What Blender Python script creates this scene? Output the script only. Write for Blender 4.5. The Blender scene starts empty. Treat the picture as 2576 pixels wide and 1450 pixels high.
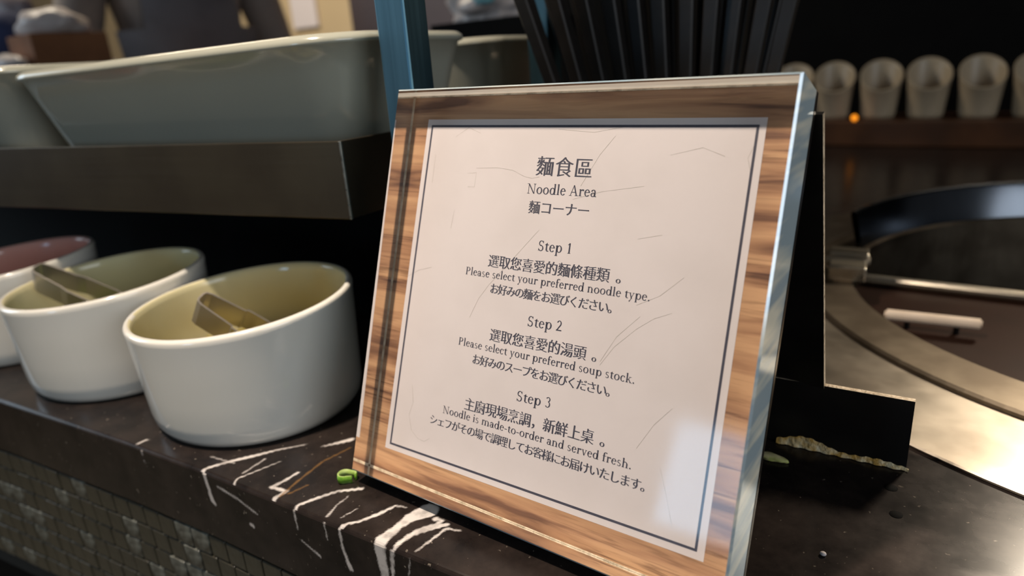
import bpy, bmesh, math, random
from mathutils import Vector, Matrix
random.seed(7)
PI = math.pi
SC = bpy.context.scene
COL = SC.collection

# ---------------------------------------------------------------- camera, world, lights, exposure
cd = bpy.data.cameras.new('camera')
cam = bpy.data.objects.new('camera', cd)
COL.objects.link(cam)
cd.sensor_width = 36.0
cd.lens = 1696.9 / 2576 * 36.0
cd.clip_start = 0.01
cam.matrix_world = Matrix(((0.81570, -0.13338, 0.56288, 0.1955),
                           (0.57427, 0.30370, -0.76022, -0.1466),
                           (-0.06955, 0.94336, 0.32432, 0.1587),
                           (0, 0, 0, 1)))
cd.dof.use_dof = True
cd.dof.focus_distance = 0.232
cd.dof.aperture_fstop = 7.6
SC.camera = cam

w = bpy.data.worlds.new('world'); SC.world = w
w.use_nodes = True
w.node_tree.nodes['Background'].inputs[0].default_value = (0.92, 0.95, 1.0, 1)
w.node_tree.nodes['Background'].inputs[1].default_value = 0.06


def area(name, loc, target, size, energy, color, sy=None, caustic=False, spread=None):
    l = bpy.data.lights.new(name, 'AREA')
    l.shape = 'RECTANGLE' if sy else 'DISK'
    l.size = size
    if sy: l.size_y = sy
    l.energy = energy
    l.color = color
    if spread: l.spread = spread
    o = bpy.data.objects.new(name, l)
    COL.objects.link(o)
    o.location = loc
    o.rotation_euler = (Vector(target) - Vector(loc)).to_track_quat('-Z', 'Y').to_euler()
    if caustic: l.cycles.is_caustics_light = True
    return o


# warm ceiling spotlight over the counter front, the key light of the picture
area('ceiling_spotlight', (-0.09, -0.185, 0.83), (0.0, 0.03, 0.05), 0.040, 1.98, (1.0, 0.85, 0.70), spread=math.radians(80))
# lamp over the soup well, far right
area('soup_well_lamp', (0.38, 0.86, 0.62), (0.29, 0.12, 0.0), 0.12, 0.62, (1.0, 0.85, 0.66), spread=math.radians(46))
# bluish display screen on the guests' side of the room
area('room_screen', (-0.27, -1.5, 0.14), (0.14, 0.01, 0.05), 0.22, 1.5, (0.42, 0.70, 1.0), sy=0.26)
# room light for the far kitchen on the left
area('kitchen_ceiling_light', (-1.9, 0.6, 1.5), (-2.2, 1.6, 0.2), 0.6, 34.0, (1.0, 0.86, 0.66))
# soft room light on the guests' side, right of the camera
area('room_light_right', (1.7, -0.45, 0.50), (0.1, 0.1, 0.08), 0.9, 8.0, (0.86, 0.93, 1.0), sy=0.7)
# bluish fill light added on the left to brighten the pots
area('fill_light_left', (-2.1, -0.75, 0.6), (-0.05, 0.0, 0.1), 0.8, 8.5, (0.70, 0.86, 1.0), sy=0.9)

SC.view_settings.view_transform = 'Standard'
SC.view_settings.look = 'None'
SC.view_settings.gamma = 1
SC.view_settings.use_curve_mapping = False
SC.view_settings.exposure = 0.0
SC.cycles.use_denoising = True
SC.cycles.max_bounces = 14
SC.cycles.transmission_bounces = 12
SC.cycles.glossy_bounces = 6
SC.cycles.sample_clamp_indirect = 6
SC.cycles.blur_glossy = 0.3
SC.cycles.caustics_refractive = True


# ---------------------------------------------------------------- helpers
def lin(r, g, b):
    f = lambda c: (c / 255 / 12.92) if c / 255 <= 0.04045 else ((c / 255 + 0.055) / 1.055) ** 2.4
    return (f(r), f(g), f(b), 1)


def mat(name, col, rough=0.5, metal=0.0, noise=None, bump=0.0, bscale=200, **kw):
    """noise = (scale, colour2, amount)"""
    m = bpy.data.materials.new(name); m.use_nodes = True
    nt = m.node_tree; b = nt.nodes['Principled BSDF']
    b.inputs['Base Color'].default_value = col
    b.inputs['Roughness'].default_value = rough
    b.inputs['Metallic'].default_value = metal
    for k, v in kw.items():
        b.inputs[k.replace('_', ' ')].default_value = v
    tc = nt.nodes.new('ShaderNodeTexCoord')
    if noise:
        n = nt.nodes.new('ShaderNodeTexNoise'); n.inputs['Scale'].default_value = noise[0]
        n.inputs['Detail'].default_value = 6
        nt.links.new(tc.outputs['Object'], n.inputs['Vector'])
        mr = nt.nodes.new('ShaderNodeMapRange')
        mr.inputs[1].default_value = 0.42; mr.inputs[2].default_value = 0.66
        mr.inputs[3].default_value = 0; mr.inputs[4].default_value = noise[2]
        nt.links.new(n.outputs['Fac'], mr.inputs[0])
        mx = nt.nodes.new('ShaderNodeMix'); mx.data_type = 'RGBA'
        mx.inputs[6].default_value = col; mx.inputs[7].default_value = noise[1]
        nt.links.new(mr.outputs[0], mx.inputs[0])
        nt.links.new(mx.outputs[2], b.inputs['Base Color'])
    if bump:
        n2 = nt.nodes.new('ShaderNodeTexNoise'); n2.inputs['Scale'].default_value = bscale
        nt.links.new(tc.outputs['Object'], n2.inputs['Vector'])
        bp = nt.nodes.new('ShaderNodeBump'); bp.inputs['Strength'].default_value = bump
        bp.inputs['Distance'].default_value = 0.001
        nt.links.new(n2.outputs['Fac'], bp.inputs['Height'])
        nt.links.new(bp.outputs[0], b.inputs['Normal'])
    return m


def brushed(name, col, rough, scale=(4, 400, 400), var=0.18, smudge=0.0, dark=None):
    m = mat(name, col, rough, 1.0)
    nt = m.node_tree; b = nt.nodes['Principled BSDF']
    tc = [n for n in nt.nodes if n.type == 'TEX_COORD'][0]
    mp = nt.nodes.new('ShaderNodeMapping'); mp.inputs['Scale'].default_value = scale
    nt.links.new(tc.outputs['Object'], mp.inputs[0])
    n = nt.nodes.new('ShaderNodeTexNoise'); n.inputs['Scale'].default_value = 1; n.inputs['Detail'].default_value = 3
    nt.links.new(mp.outputs[0], n.inputs['Vector'])
    mr = nt.nodes.new('ShaderNodeMapRange')
    mr.inputs[3].default_value = max(0.02, rough - var); mr.inputs[4].default_value = rough + var
    nt.links.new(n.outputs['Fac'], mr.inputs[0])
    if smudge:
        n2 = nt.nodes.new('ShaderNodeTexNoise'); n2.inputs['Scale'].default_value = 28; n2.inputs['Detail'].default_value = 5
        nt.links.new(tc.outputs['Object'], n2.inputs['Vector'])
        mx = nt.nodes.new('ShaderNodeMix'); mx.data_type = 'RGBA'
        mx.inputs[6].default_value = dark or tuple(c * 0.45 for c in col[:3]) + (1,)
        mx.inputs[7].default_value = col
        mr2 = nt.nodes.new('ShaderNodeMapRange'); mr2.inputs[1].default_value = 0.38; mr2.inputs[2].default_value = 0.62
        nt.links.new(n2.outputs['Fac'], mr2.inputs[0])
        nt.links.new(mr2.outputs[0], mx.inputs[0]); nt.links.new(mx.outputs[2], b.inputs['Base Color'])
    nt.links.new(mr.outputs[0], b.inputs['Roughness'])
    return m


def tag(o, label=None, cat=None, group=None, kind=None):
    for k, v in (('label', label), ('category', cat), ('group', group), ('kind', kind)):
        if v: o[k] = v
    return o


def empty(name, loc):
    o = bpy.data.objects.new(name, None); COL.objects.link(o)
    o.location = loc; o.empty_display_size = 0.02
    return o


def wloc(o):
    v = Vector((0, 0, 0))
    while o: v = v + Vector(o.location); o = o.parent
    return v


def obj(name, bm, m, parent=None, smooth=False, org=None, mats=None):
    """bm (or mesh) in world coordinates -> one object; org = its origin in the world"""
    if isinstance(bm, bpy.types.Mesh):
        me = bm
    else:
        me = bpy.data.meshes.new(name)
        bm.to_mesh(me); bm.free()
    pl = wloc(parent) if parent else Vector((0, 0, 0))
    if org is None:
        if parent: org = pl
        else:
            vs = [v.co for v in me.vertices]
            org = Vector(((min(v.x for v in vs) + max(v.x for v in vs)) / 2, (min(v.y for v in vs) + max(v.y for v in vs)) / 2,
                          min(v.z for v in vs)))
    org = Vector(org)
    me.transform(Matrix.Translation(-org))
    o = bpy.data.objects.new(name, me); COL.objects.link(o)
    o.location = org - pl
    if parent: o.parent = parent
    for x in (mats or [m]): me.materials.append(x)
    if smooth:
        for p in me.polygons: p.use_smooth = True
    return o


def dup(root, delta, mats=None, name=None):
    def cp(o, par):
        c = o.copy(); COL.objects.link(c)
        if par: c.parent = par
        for ch in [x for x in bpy.data.objects if x.parent == o]: cp(ch, c)
        return c
    r = cp(root, None)
    r.location = Vector(root.location) + Vector(delta)
    return r


def B(): return bmesh.new()


def box(bm, x0, x1, y0, y1, z0, z1, bev=0.0):
    vs = [bm.verts.new((x, y, z)) for x in (x0, x1) for y in (y0, y1) for z in (z0, z1)]
    f = [(0, 1, 3, 2), (4, 6, 7, 5), (0, 4, 5, 1), (2, 3, 7, 6), (0, 2, 6, 4), (1, 5, 7, 3)]
    fs = [bm.faces.new([vs[i] for i in q]) for q in f]
    if bev:
        es = list({e for q in fs for e in q.edges})
        bmesh.ops.bevel(bm, geom=es, offset=bev, segments=2, affect='EDGES', profile=0.5)
    return vs


def prism(bm, pts, z0, z1, bev=0.0, seg=2):
    """pts: CCW footprint"""
    n = len(pts)
    a = [bm.verts.new((p[0], p[1], z0)) for p in pts]
    b = [bm.verts.new((p[0], p[1], z1)) for p in pts]
    fs = [bm.faces.new(a[::-1]), bm.faces.new(b)]
    for i in range(n): fs.append(bm.faces.new((a[i], a[(i + 1) % n], b[(i + 1) % n], b[i])))
    if bev:
        es = list({e for q in fs for e in q.edges})
        bmesh.ops.bevel(bm, geom=es, offset=bev, segments=seg, affect='EDGES', profile=0.5)
    bmesh.ops.recalc_face_normals(bm, faces=bm.faces)


def lathe(bm, prof, n=64, c=(0, 0), a0=0.0, a1=2 * PI, sx=1.0, sy=1.0, rot=0.0, zf=None):
    """prof: list of (r, z). full turn unless a0/a1. zf(x, y, z, r) may move z"""
    full = abs(a1 - a0 - 2 * PI) < 1e-6
    rings = []
    cnt = n if full else n + 1
    for k in range(cnt):
        a = a0 + (a1 - a0) * k / n
        ring = []
        for r, z in prof:
            x, y = r * sx * math.cos(a), r * sy * math.sin(a)
            x, y = x * math.cos(rot) - y * math.sin(rot), x * math.sin(rot) + y * math.cos(rot)
            zz = zf(x, y, z, r) if zf else z
            ring.append(bm.verts.new((c[0] + x, c[1] + y, zz)))
        rings.append(ring)
    for k in range(cnt if full else cnt - 1):
        r0, r1 = rings[k], rings[(k + 1) % cnt]
        for i in range(len(prof) - 1):
            if prof[i][0] < 1e-7 and prof[i + 1][0] < 1e-7: continue
            bm.faces.new((r0[i], r1[i], r1[i + 1], r0[i + 1]))
    bmesh.ops.remove_doubles(bm, verts=bm.verts, dist=1e-6)
    bmesh.ops.recalc_face_normals(bm, faces=bm.faces)


def tube(bm, pts, r, n=10, r1=None, sq=None):
    pts = [Vector(p) for p in pts]
    rings = []
    prev = None
    for i, p in enumerate(pts):
        d = (pts[min(i + 1, len(pts) - 1)] - pts[max(i - 1, 0)]).normalized()
        if prev is None:
            up = Vector((0, 0, 1)) if abs(d.z) < 0.9 else Vector((1, 0, 0))
            s = d.cross(up).normalized()
        else:
            s = (prev - d * prev.dot(d)).normalized()
        prev = s
        t = d.cross(s)
        rr = r if r1 is None else r + (r1 - r) * i / (len(pts) - 1)
        rings.append([bm.verts.new(p + rr * (math.cos(2 * PI * k / n + (PI / 4 if n == 4 else 0)) * s + math.sin(2 * PI * k / n + (PI / 4 if n == 4 else 0)) * t)) for k in range(n)])
    for i in range(len(rings) - 1):
        for k in range(n):
            bm.faces.new((rings[i][k], rings[i][(k + 1) % n], rings[i + 1][(k + 1) % n], rings[i + 1][k]))
    bm.faces.new(rings[0][::-1]); bm.faces.new(rings[-1])
    bmesh.ops.recalc_face_normals(bm, faces=bm.faces)


# ---------------------------------------------------------------- materials
M = {}
M['ceramic'] = mat('white_ceramic', lin(238, 234, 224), 0.12, noise=(9, lin(228, 223, 210), 0.6), Coat_Weight=0.4, Coat_Roughness=0.05)
M['glaze_in'] = mat('yellowish_inner_glaze', lin(222, 213, 172), 0.14, noise=(9, lin(208, 198, 154), 0.6))
M['glaze_pink'] = mat('pink_stained_glaze', lin(212, 166, 152), 0.14, noise=(9, lin(196, 146, 132), 0.6))
M['ceramic_dish'] = mat('grey_white_ceramic', lin(172, 171, 156), 0.16, noise=(6, lin(160, 160, 146), 0.7), Coat_Weight=0.4, Coat_Roughness=0.08)
M['cup'] = mat('cup_ceramic', lin(180, 162, 136), 0.4, noise=(12, lin(168, 150, 124), 0.5))
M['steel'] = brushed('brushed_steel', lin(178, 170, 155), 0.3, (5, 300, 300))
M['steel_dark'] = brushed('dark_brushed_steel', lin(98, 88, 72), 0.30, (4, 60, 900), var=0.05, smudge=1, dark=lin(90, 80, 66))
M['steel_dark'].node_tree.nodes['Principled BSDF'].inputs['Metallic'].default_value = 0.8
M['steel_flange'] = brushed('worn_steel_flange', lin(178, 168, 154), 0.34, (60, 60, 60), var=0.07, smudge=1, dark=lin(150, 140, 127))
M['steel_dull'] = brushed('dull_steel_ring', lin(112, 102, 88), 0.45, (60, 60, 60), var=0.06, smudge=1, dark=lin(88, 78, 66))
M['steel_pol'] = brushed('polished_steel', lin(84, 88, 94), 0.2, (30, 30, 8), var=0.06)
M['lid'] = mat('lid_steel_brown_reflection', lin(42, 27, 21), 0.4, 0.1, noise=(18, lin(34, 23, 18), 0.8), Specular_IOR_Level=0.08)  # brown reflection on the mirror-like lid is put into its base colour
M['handle'] = mat('pale_handle', lin(205, 188, 170), 0.35, noise=(80, lin(190, 172, 152), 0.6))
M['tong'] = brushed('tong_steel', lin(190, 184, 176), 0.30, (200, 12, 200), var=0.05)
M['tong'].node_tree.nodes['Principled BSDF'].inputs['Metallic'].default_value = 0.75
M['post'] = brushed('steel_post_blue_reflection', lin(104, 142, 158), 0.36, (300, 300, 4), var=0.1)  # blue light mirrored by the posts is painted into the steel colour
M['black'] = mat('black_acrylic', lin(22, 20, 19), 0.35, noise=(60, lin(34, 31, 28), 0.6))
M['blackgloss'] = mat('black_plastic', lin(25, 23, 22), 0.38, noise=(90, lin(34, 31, 29), 0.6), Specular_IOR_Level=0.3)
M['dark'] = mat('black_panel', lin(11, 10, 10), 0.8, noise=(20, lin(16, 15, 14), 0.6), Specular_IOR_Level=0.1)
M['edge'] = mat('pale_cut_acrylic_edge', lin(226, 206, 178), 0.5, noise=(300, lin(160, 140, 112), 0.8), bump=0.6, bscale=900)
M['paper'] = mat('white_print_paper', lin(214, 203, 200), 0.6, noise=(40, lin(205, 194, 190), 0.5))
M['paper_edge'] = mat('white_print_margin', lin(232, 226, 222), 0.6, noise=(50, lin(226, 220, 215), 0.5))
M['ink'] = mat('dark_print_ink', lin(62, 60, 72), 0.6, noise=(400, lin(74, 72, 84), 0.6))
M['wall'] = mat('cream_paint', lin(196, 178, 146), 0.7, noise=(2, lin(180, 160, 128), 0.6))
M['wallpaper'] = mat('notice_paper', lin(214, 208, 214), 0.7, noise=(5, lin(204, 198, 206), 0.5))
M['pillar'] = mat('mauve_grey_laminate', lin(116, 103, 106), 0.5, noise=(4, lin(98, 86, 88), 0.7))
M['floor'] = mat('beige_floor_tile', lin(168, 152, 126), 0.3, noise=(3, lin(150, 134, 108), 0.6))
M['oak'] = mat('dark_wood_rail', lin(92, 56, 30), 0.45, noise=(14, lin(64, 38, 20), 0.9), bump=0.3)
M['blue_cloth'] = mat('navy_cloth', lin(44, 56, 92), 0.9, noise=(30, lin(32, 42, 76), 0.8), bump=0.5)
M['cardboard'] = mat('brown_cardboard', lin(140, 92, 58), 0.8, noise=(20, lin(120, 76, 46), 0.7))
M['white_bag'] = mat('white_plastic_bag', lin(214, 204, 200), 0.35, noise=(25, lin(190, 178, 174), 0.8))
M['teal'] = mat('teal_label', lin(110, 160, 168), 0.5, noise=(25, lin(90, 140, 150), 0.6))
M['uniform'] = mat('grey_uniform_cloth', lin(150, 138, 130), 0.9, noise=(6, lin(120, 112, 110), 0.9), bump=0.5, bscale=60)
M['apron'] = mat('dark_grey_apron', lin(112, 110, 114), 0.9, noise=(8, lin(90, 88, 92), 0.9))
M['skin'] = mat('skin', lin(206, 158, 128), 0.5, noise=(15, lin(196, 144, 114), 0.6))
M['hair'] = mat('black_hair', lin(26, 22, 20), 0.5, noise=(60, lin(40, 34, 30), 0.7))
M['trousers'] = mat('black_trousers', lin(34, 33, 36), 0.9, noise=(10, lin(26, 25, 27), 0.7))
M['scallion'] = mat('green_scallion', lin(112, 160, 40), 0.4, noise=(260, lin(66, 120, 22), 0.9), Subsurface_Weight=0.1)
M['scallion_in'] = mat('pale_green_scallion', lin(176, 196, 118), 0.4, noise=(260, lin(140, 172, 80), 0.9))
M['garlic'] = mat('minced_garlic', lin(178, 162, 84), 0.6, noise=(160, lin(150, 134, 60), 0.9), bump=1, bscale=400)
M['greens'] = mat('chopped_greens', lin(96, 110, 40), 0.6, noise=(160, lin(150, 150, 80), 0.9), bump=1, bscale=400)
M['chili'] = mat('chopped_chili', lin(150, 48, 30), 0.5, noise=(160, lin(190, 80, 50), 0.9), bump=1, bscale=400)
M['glue'] = mat('yellowed_glue', lin(206, 164, 84), 0.5, noise=(240, lin(235, 225, 190), 0.9), bump=0.8, bscale=600)
M['scrap'] = mat('pale_food_scrap', lin(222, 208, 160), 0.5, noise=(200, lin(170, 180, 90), 0.9))
M['scratch'] = mat('scratch_mark', lin(170, 160, 150), 0.6, noise=(500, lin(190, 182, 174), 0.8))
M['grout'] = mat('dark_grout', lin(22, 22, 18), 0.8, noise=(200, lin(30, 30, 25), 0.7))


def acrylic(name, side):
    """clear acrylic: the faces let light straight through with a Fresnel sheen; seen from inside, the sawn
    sides mirror the print as total reflection does, seen from outside they are cloudy"""
    m = bpy.data.materials.new(name); m.use_nodes = True
    nt = m.node_tree
    for n in list(nt.nodes):
        if n.type != 'OUTPUT_MATERIAL': nt.nodes.remove(n)
    out = nt.nodes[0]
    tr = nt.nodes.new('ShaderNodeBsdfTransparent'); tr.inputs[0].default_value = (0.985, 0.99, 0.99, 1)
    gl = nt.nodes.new('ShaderNodeBsdfGlossy'); gl.inputs['Roughness'].default_value = 0.08
    fr = nt.nodes.new('ShaderNodeFresnel'); fr.inputs[0].default_value = 1.49
    geo = nt.nodes.new('ShaderNodeNewGeometry')
    tc = nt.nodes.new('ShaderNodeTexCoord')
    nz = nt.nodes.new('ShaderNodeTexNoise'); nz.inputs['Scale'].default_value = 45 if side == 0 else 120
    nt.links.new(tc.outputs['Object'], nz.inputs['Vector'])
    mr = nt.nodes.new('ShaderNodeMapRange'); mr.inputs[3].default_value = 0.03; mr.inputs[4].default_value = 0.12
    nt.links.new(nz.outputs['Fac'], mr.inputs[0]); nt.links.new(mr.outputs[0], gl.inputs['Roughness'])
    mx = nt.nodes.new('ShaderNodeMixShader')
    nt.links.new(fr.outputs[0], mx.inputs[0]); nt.links.new(tr.outputs[0], mx.inputs[1]); nt.links.new(gl.outputs[0], mx.inputs[2])
    if side == 0:
        # inside face of the front: plain transparent
        m2 = nt.nodes.new('ShaderNodeMixShader')
        nt.links.new(geo.outputs['Backfacing'], m2.inputs[0]); nt.links.new(mx.outputs[0], m2.inputs[1]); nt.links.new(tr.outputs[0], m2.inputs[2])
        nt.links.new(m2.outputs[0], out.inputs[0])
        return m
    mir = nt.nodes.new('ShaderNodeBsdfGlossy'); mir.inputs['Roughness'].default_value = 0.02
    mir.inputs[0].default_value = (0.93, 0.93, 0.92, 1)
    inner = mir
    if side == 2:      # the sanded top edge glows with the light falling on it
        tl = nt.nodes.new('ShaderNodeBsdfTranslucent'); tl.inputs[0].default_value = (0.95, 0.92, 0.86, 1)
        inner = nt.nodes.new('ShaderNodeMixShader'); inner.inputs[0].default_value = 0.26
        nt.links.new(mir.outputs[0], inner.inputs[1]); nt.links.new(tl.outputs[0], inner.inputs[2])
    df = nt.nodes.new('ShaderNodeBsdfDiffuse'); df.inputs[0].default_value = lin(186, 198, 204)
    mp = nt.nodes.new('ShaderNodeMapping'); mp.inputs['Scale'].default_value = (20, 20, 150)
    nt.links.new(tc.outputs['Object'], mp.inputs[0])
    n2 = nt.nodes.new('ShaderNodeTexNoise'); n2.inputs['Scale'].default_value = 1
    nt.links.new(mp.outputs[0], n2.inputs['Vector'])
    cr = nt.nodes.new('ShaderNodeValToRGB')
    cr.color_ramp.elements[0].position = 0.45; cr.color_ramp.elements[0].color = lin(150, 168, 178)
    cr.color_ramp.elements[1].position = 0.66; cr.color_ramp.elements[1].color = lin(225, 222, 205)
    nt.links.new(n2.outputs['Fac'], cr.inputs[0]); nt.links.new(cr.outputs[0], df.inputs[0])
    g2 = nt.nodes.new('ShaderNodeBsdfGlossy'); g2.inputs['Roughness'].default_value = 0.14
    g2.inputs[0].default_value = (0.85, 0.93, 1.0, 1)
    outer = nt.nodes.new('ShaderNodeMixShader'); outer.inputs[0].default_value = 0.22
    nt.links.new(df.outputs[0], outer.inputs[1]); nt.links.new(g2.outputs[0], outer.inputs[2])
    m2 = nt.nodes.new('ShaderNodeMixShader')
    nt.links.new(geo.outputs['Backfacing'], m2.inputs[0]); nt.links.new(outer.outputs[0], m2.inputs[1])
    nt.links.new(inner.outputs[0], m2.inputs[2]); nt.links.new(m2.outputs[0], out.inputs[0])
    return m


M['acrylic'] = acrylic('clear_acrylic', 0)
M['acrylic_cut'] = acrylic('sawn_acrylic_edge', 1)
M['acrylic_top'] = acrylic('sanded_acrylic_top_edge', 2)


def wood_print():
    m = bpy.data.materials.new('walnut_grain_print'); m.use_nodes = True
    nt = m.node_tree; b = nt.nodes['Principled BSDF']; b.inputs['Roughness'].default_value = 0.6
    tc = nt.nodes.new('ShaderNodeTexCoord')

    def nz(sc, det, dist=0.0):
        mp = nt.nodes.new('ShaderNodeMapping'); mp.inputs['Scale'].default_value = sc
        nt.links.new(tc.outputs['Object'], mp.inputs[0])
        n = nt.nodes.new('ShaderNodeTexNoise'); n.inputs['Scale'].default_value = 1; n.inputs['Detail'].default_value = det
        n.inputs['Distortion'].default_value = dist
        nt.links.new(mp.outputs[0], n.inputs['Vector'])
        return n
    a = nz((14, 40, 170), 4, 0.6); c = nz((50, 130, 900), 4, 0.4); e = nz((9, 30, 60), 2)
    r = nt.nodes.new('ShaderNodeValToRGB')
    r.color_ramp.elements[0].position = 0.34; r.color_ramp.elements[0].color = lin(106, 70, 48)
    r.color_ramp.elements[1].position = 0.60; r.color_ramp.elements[1].color = lin(190, 146, 106)
    q = r.color_ramp.elements.new(0.46); q.color = lin(162, 118, 84)
    nt.links.new(a.outputs['Fac'], r.inputs[0])
    r2 = nt.nodes.new('ShaderNodeValToRGB')
    r2.color_ramp.elements[0].position = 0.36; r2.color_ramp.elements[0].color = (0.42, 0.36, 0.32, 1)
    r2.color_ramp.elements[1].position = 0.50; r2.color_ramp.elements[1].color = (1, 1, 1, 1)
    nt.links.new(c.outputs['Fac'], r2.inputs[0])
    mx = nt.nodes.new('ShaderNodeMix'); mx.data_type = 'RGBA'; mx.blend_type = 'MULTIPLY'
    mr = nt.nodes.new('ShaderNodeMapRange'); mr.inputs[1].default_value = 0.4; mr.inputs[2].default_value = 0.6
    mr.inputs[3].default_value = 0.15; mr.inputs[4].default_value = 1.0
    nt.links.new(e.outputs['Fac'], mr.inputs[0]); nt.links.new(mr.outputs[0], mx.inputs[0])
    nt.links.new(r.outputs[0], mx.inputs[6]); nt.links.new(r2.outputs[0], mx.inputs[7])
    nt.links.new(mx.outputs[2], b.inputs['Base Color'])
    return m


M['wood_print'] = wood_print()


def marble_mat():
    m = bpy.data.materials.new('black_marble'); m.use_nodes = True
    nt = m.node_tree; b = nt.nodes['Principled BSDF']
    b.inputs['Roughness'].default_value = 0.3; b.inputs['Specular IOR Level'].default_value = 0.2
    at = nt.nodes.new('ShaderNodeAttribute'); at.attribute_name = 'vein'
    tc = nt.nodes.new('ShaderNodeTexCoord')
    n = nt.nodes.new('ShaderNodeTexNoise'); n.inputs['Scale'].default_value = 38; n.inputs['Detail'].default_value = 8
    n.inputs['Roughness'].default_value = 0.7
    nt.links.new(tc.outputs['Object'], n.inputs['Vector'])
    r = nt.nodes.new('ShaderNodeValToRGB')
    r.color_ramp.elements[0].position = 0.35; r.color_ramp.elements[0].color = lin(24, 20, 19)
    r.color_ramp.elements[1].position = 0.68; r.color_ramp.elements[1].color = lin(50, 42, 38)
    nt.links.new(n.outputs['Fac'], r.inputs[0])
    # small pale specks
    v = nt.nodes.new('ShaderNodeTexNoise'); v.inputs['Scale'].default_value = 420; v.inputs['Detail'].default_value = 2
    nt.links.new(tc.outputs['Object'], v.inputs['Vector'])
    mr = nt.nodes.new('ShaderNodeMapRange'); mr.inputs[1].default_value = 0.70; mr.inputs[2].default_value = 0.78
    mr.inputs[4].default_value = 0.6
    nt.links.new(v.outputs['Fac'], mr.inputs[0])
    m0 = nt.nodes.new('ShaderNodeMix'); m0.data_type = 'RGBA'; m0.inputs[7].default_value = lin(150, 138, 124)
    nt.links.new(mr.outputs[0], m0.inputs[0]); nt.links.new(r.outputs[0], m0.inputs[6])
    sp = nt.nodes.new('ShaderNodeSeparateColor'); nt.links.new(at.outputs['Color'], sp.inputs[0])
    m1 = nt.nodes.new('ShaderNodeMix'); m1.data_type = 'RGBA'; m1.inputs[7].default_value = lin(212, 204, 198)
    vn = nt.nodes.new('ShaderNodeTexNoise'); vn.inputs['Scale'].default_value = 170; vn.inputs['Detail'].default_value = 3
    nt.links.new(tc.outputs['Object'], vn.inputs['Vector'])
    vr = nt.nodes.new('ShaderNodeMapRange'); vr.inputs[1].default_value = 0.34; vr.inputs[2].default_value = 0.52
    vr.inputs[3].default_value = 0.6; vr.inputs[4].default_value = 1.0
    nt.links.new(vn.outputs['Fac'], vr.inputs[0])
    vm = nt.nodes.new('ShaderNodeMath'); vm.operation = 'MULTIPLY'
    nt.links.new(sp.outputs[0], vm.inputs[0]); nt.links.new(vr.outputs[0], vm.inputs[1])
    nt.links.new(vm.outputs[0], m1.inputs[0]); nt.links.new(m0.outputs[2], m1.inputs[6])
    m2 = nt.nodes.new('ShaderNodeMix'); m2.data_type = 'RGBA'; m2.inputs[7].default_value = lin(134, 98, 54)
    nt.links.new(sp.outputs[1], m2.inputs[0]); nt.links.new(m1.outputs[2], m2.inputs[6])
    nt.links.new(m2.outputs[2], b.inputs['Base Color'])
    rr = nt.nodes.new('ShaderNodeMapRange'); rr.inputs[3].default_value = 0.14; rr.inputs[4].default_value = 0.32
    nt.links.new(n.outputs['Fac'], rr.inputs[0]); nt.links.new(rr.outputs[0], b.inputs['Roughness'])
    return m


M['marble'] = marble_mat()
M['tile'] = mat('grey_green_mosaic', lin(64, 60, 48), 0.35, noise=(40, lin(38, 36, 29), 0.9), bump=0.3)
M['tile_pale'] = mat('pale_veined_mosaic', lin(56, 53, 44), 0.35, noise=(90, lin(136, 138, 128), 0.9), bump=0.3)

# ---------------------------------------------------------------- setting
bm = B(); box(bm, -6, 3, -3.5, 3, -0.92, -0.90)
tag(obj('floor', bm, M['floor']), 'beige floor in front of and behind the counter', kind='structure')
bm = B(); box(bm, -6, -0.9, 1.9, 1.98, -0.9, 1.6)
wall = tag(obj('wall_back', bm, M['wall']), 'cream painted wall of the kitchen in the background', kind='structure')
bm = B(); box(bm, -1.27, -0.68, 1.2, 1.45, -0.9, 1.6)
tag(obj('trim_1', bm, M['pillar']), 'mauve grey pillar behind the steel post', kind='structure')
bm = B(); box(bm, -0.679, 1.6, 1.15, 1.25, -0.9, 1.6)
tag(obj('wall_right', bm, M['dark']), 'black wall behind the row of small cups', kind='structure')
bm = B(); box(bm, -2.385, -2.225, 1.885, 1.899, 0.335, 0.60, 0.002)
tag(obj('paper_notice', bm, M['wallpaper']), 'blank white paper hanging on the cream wall', 'notice')

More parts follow.
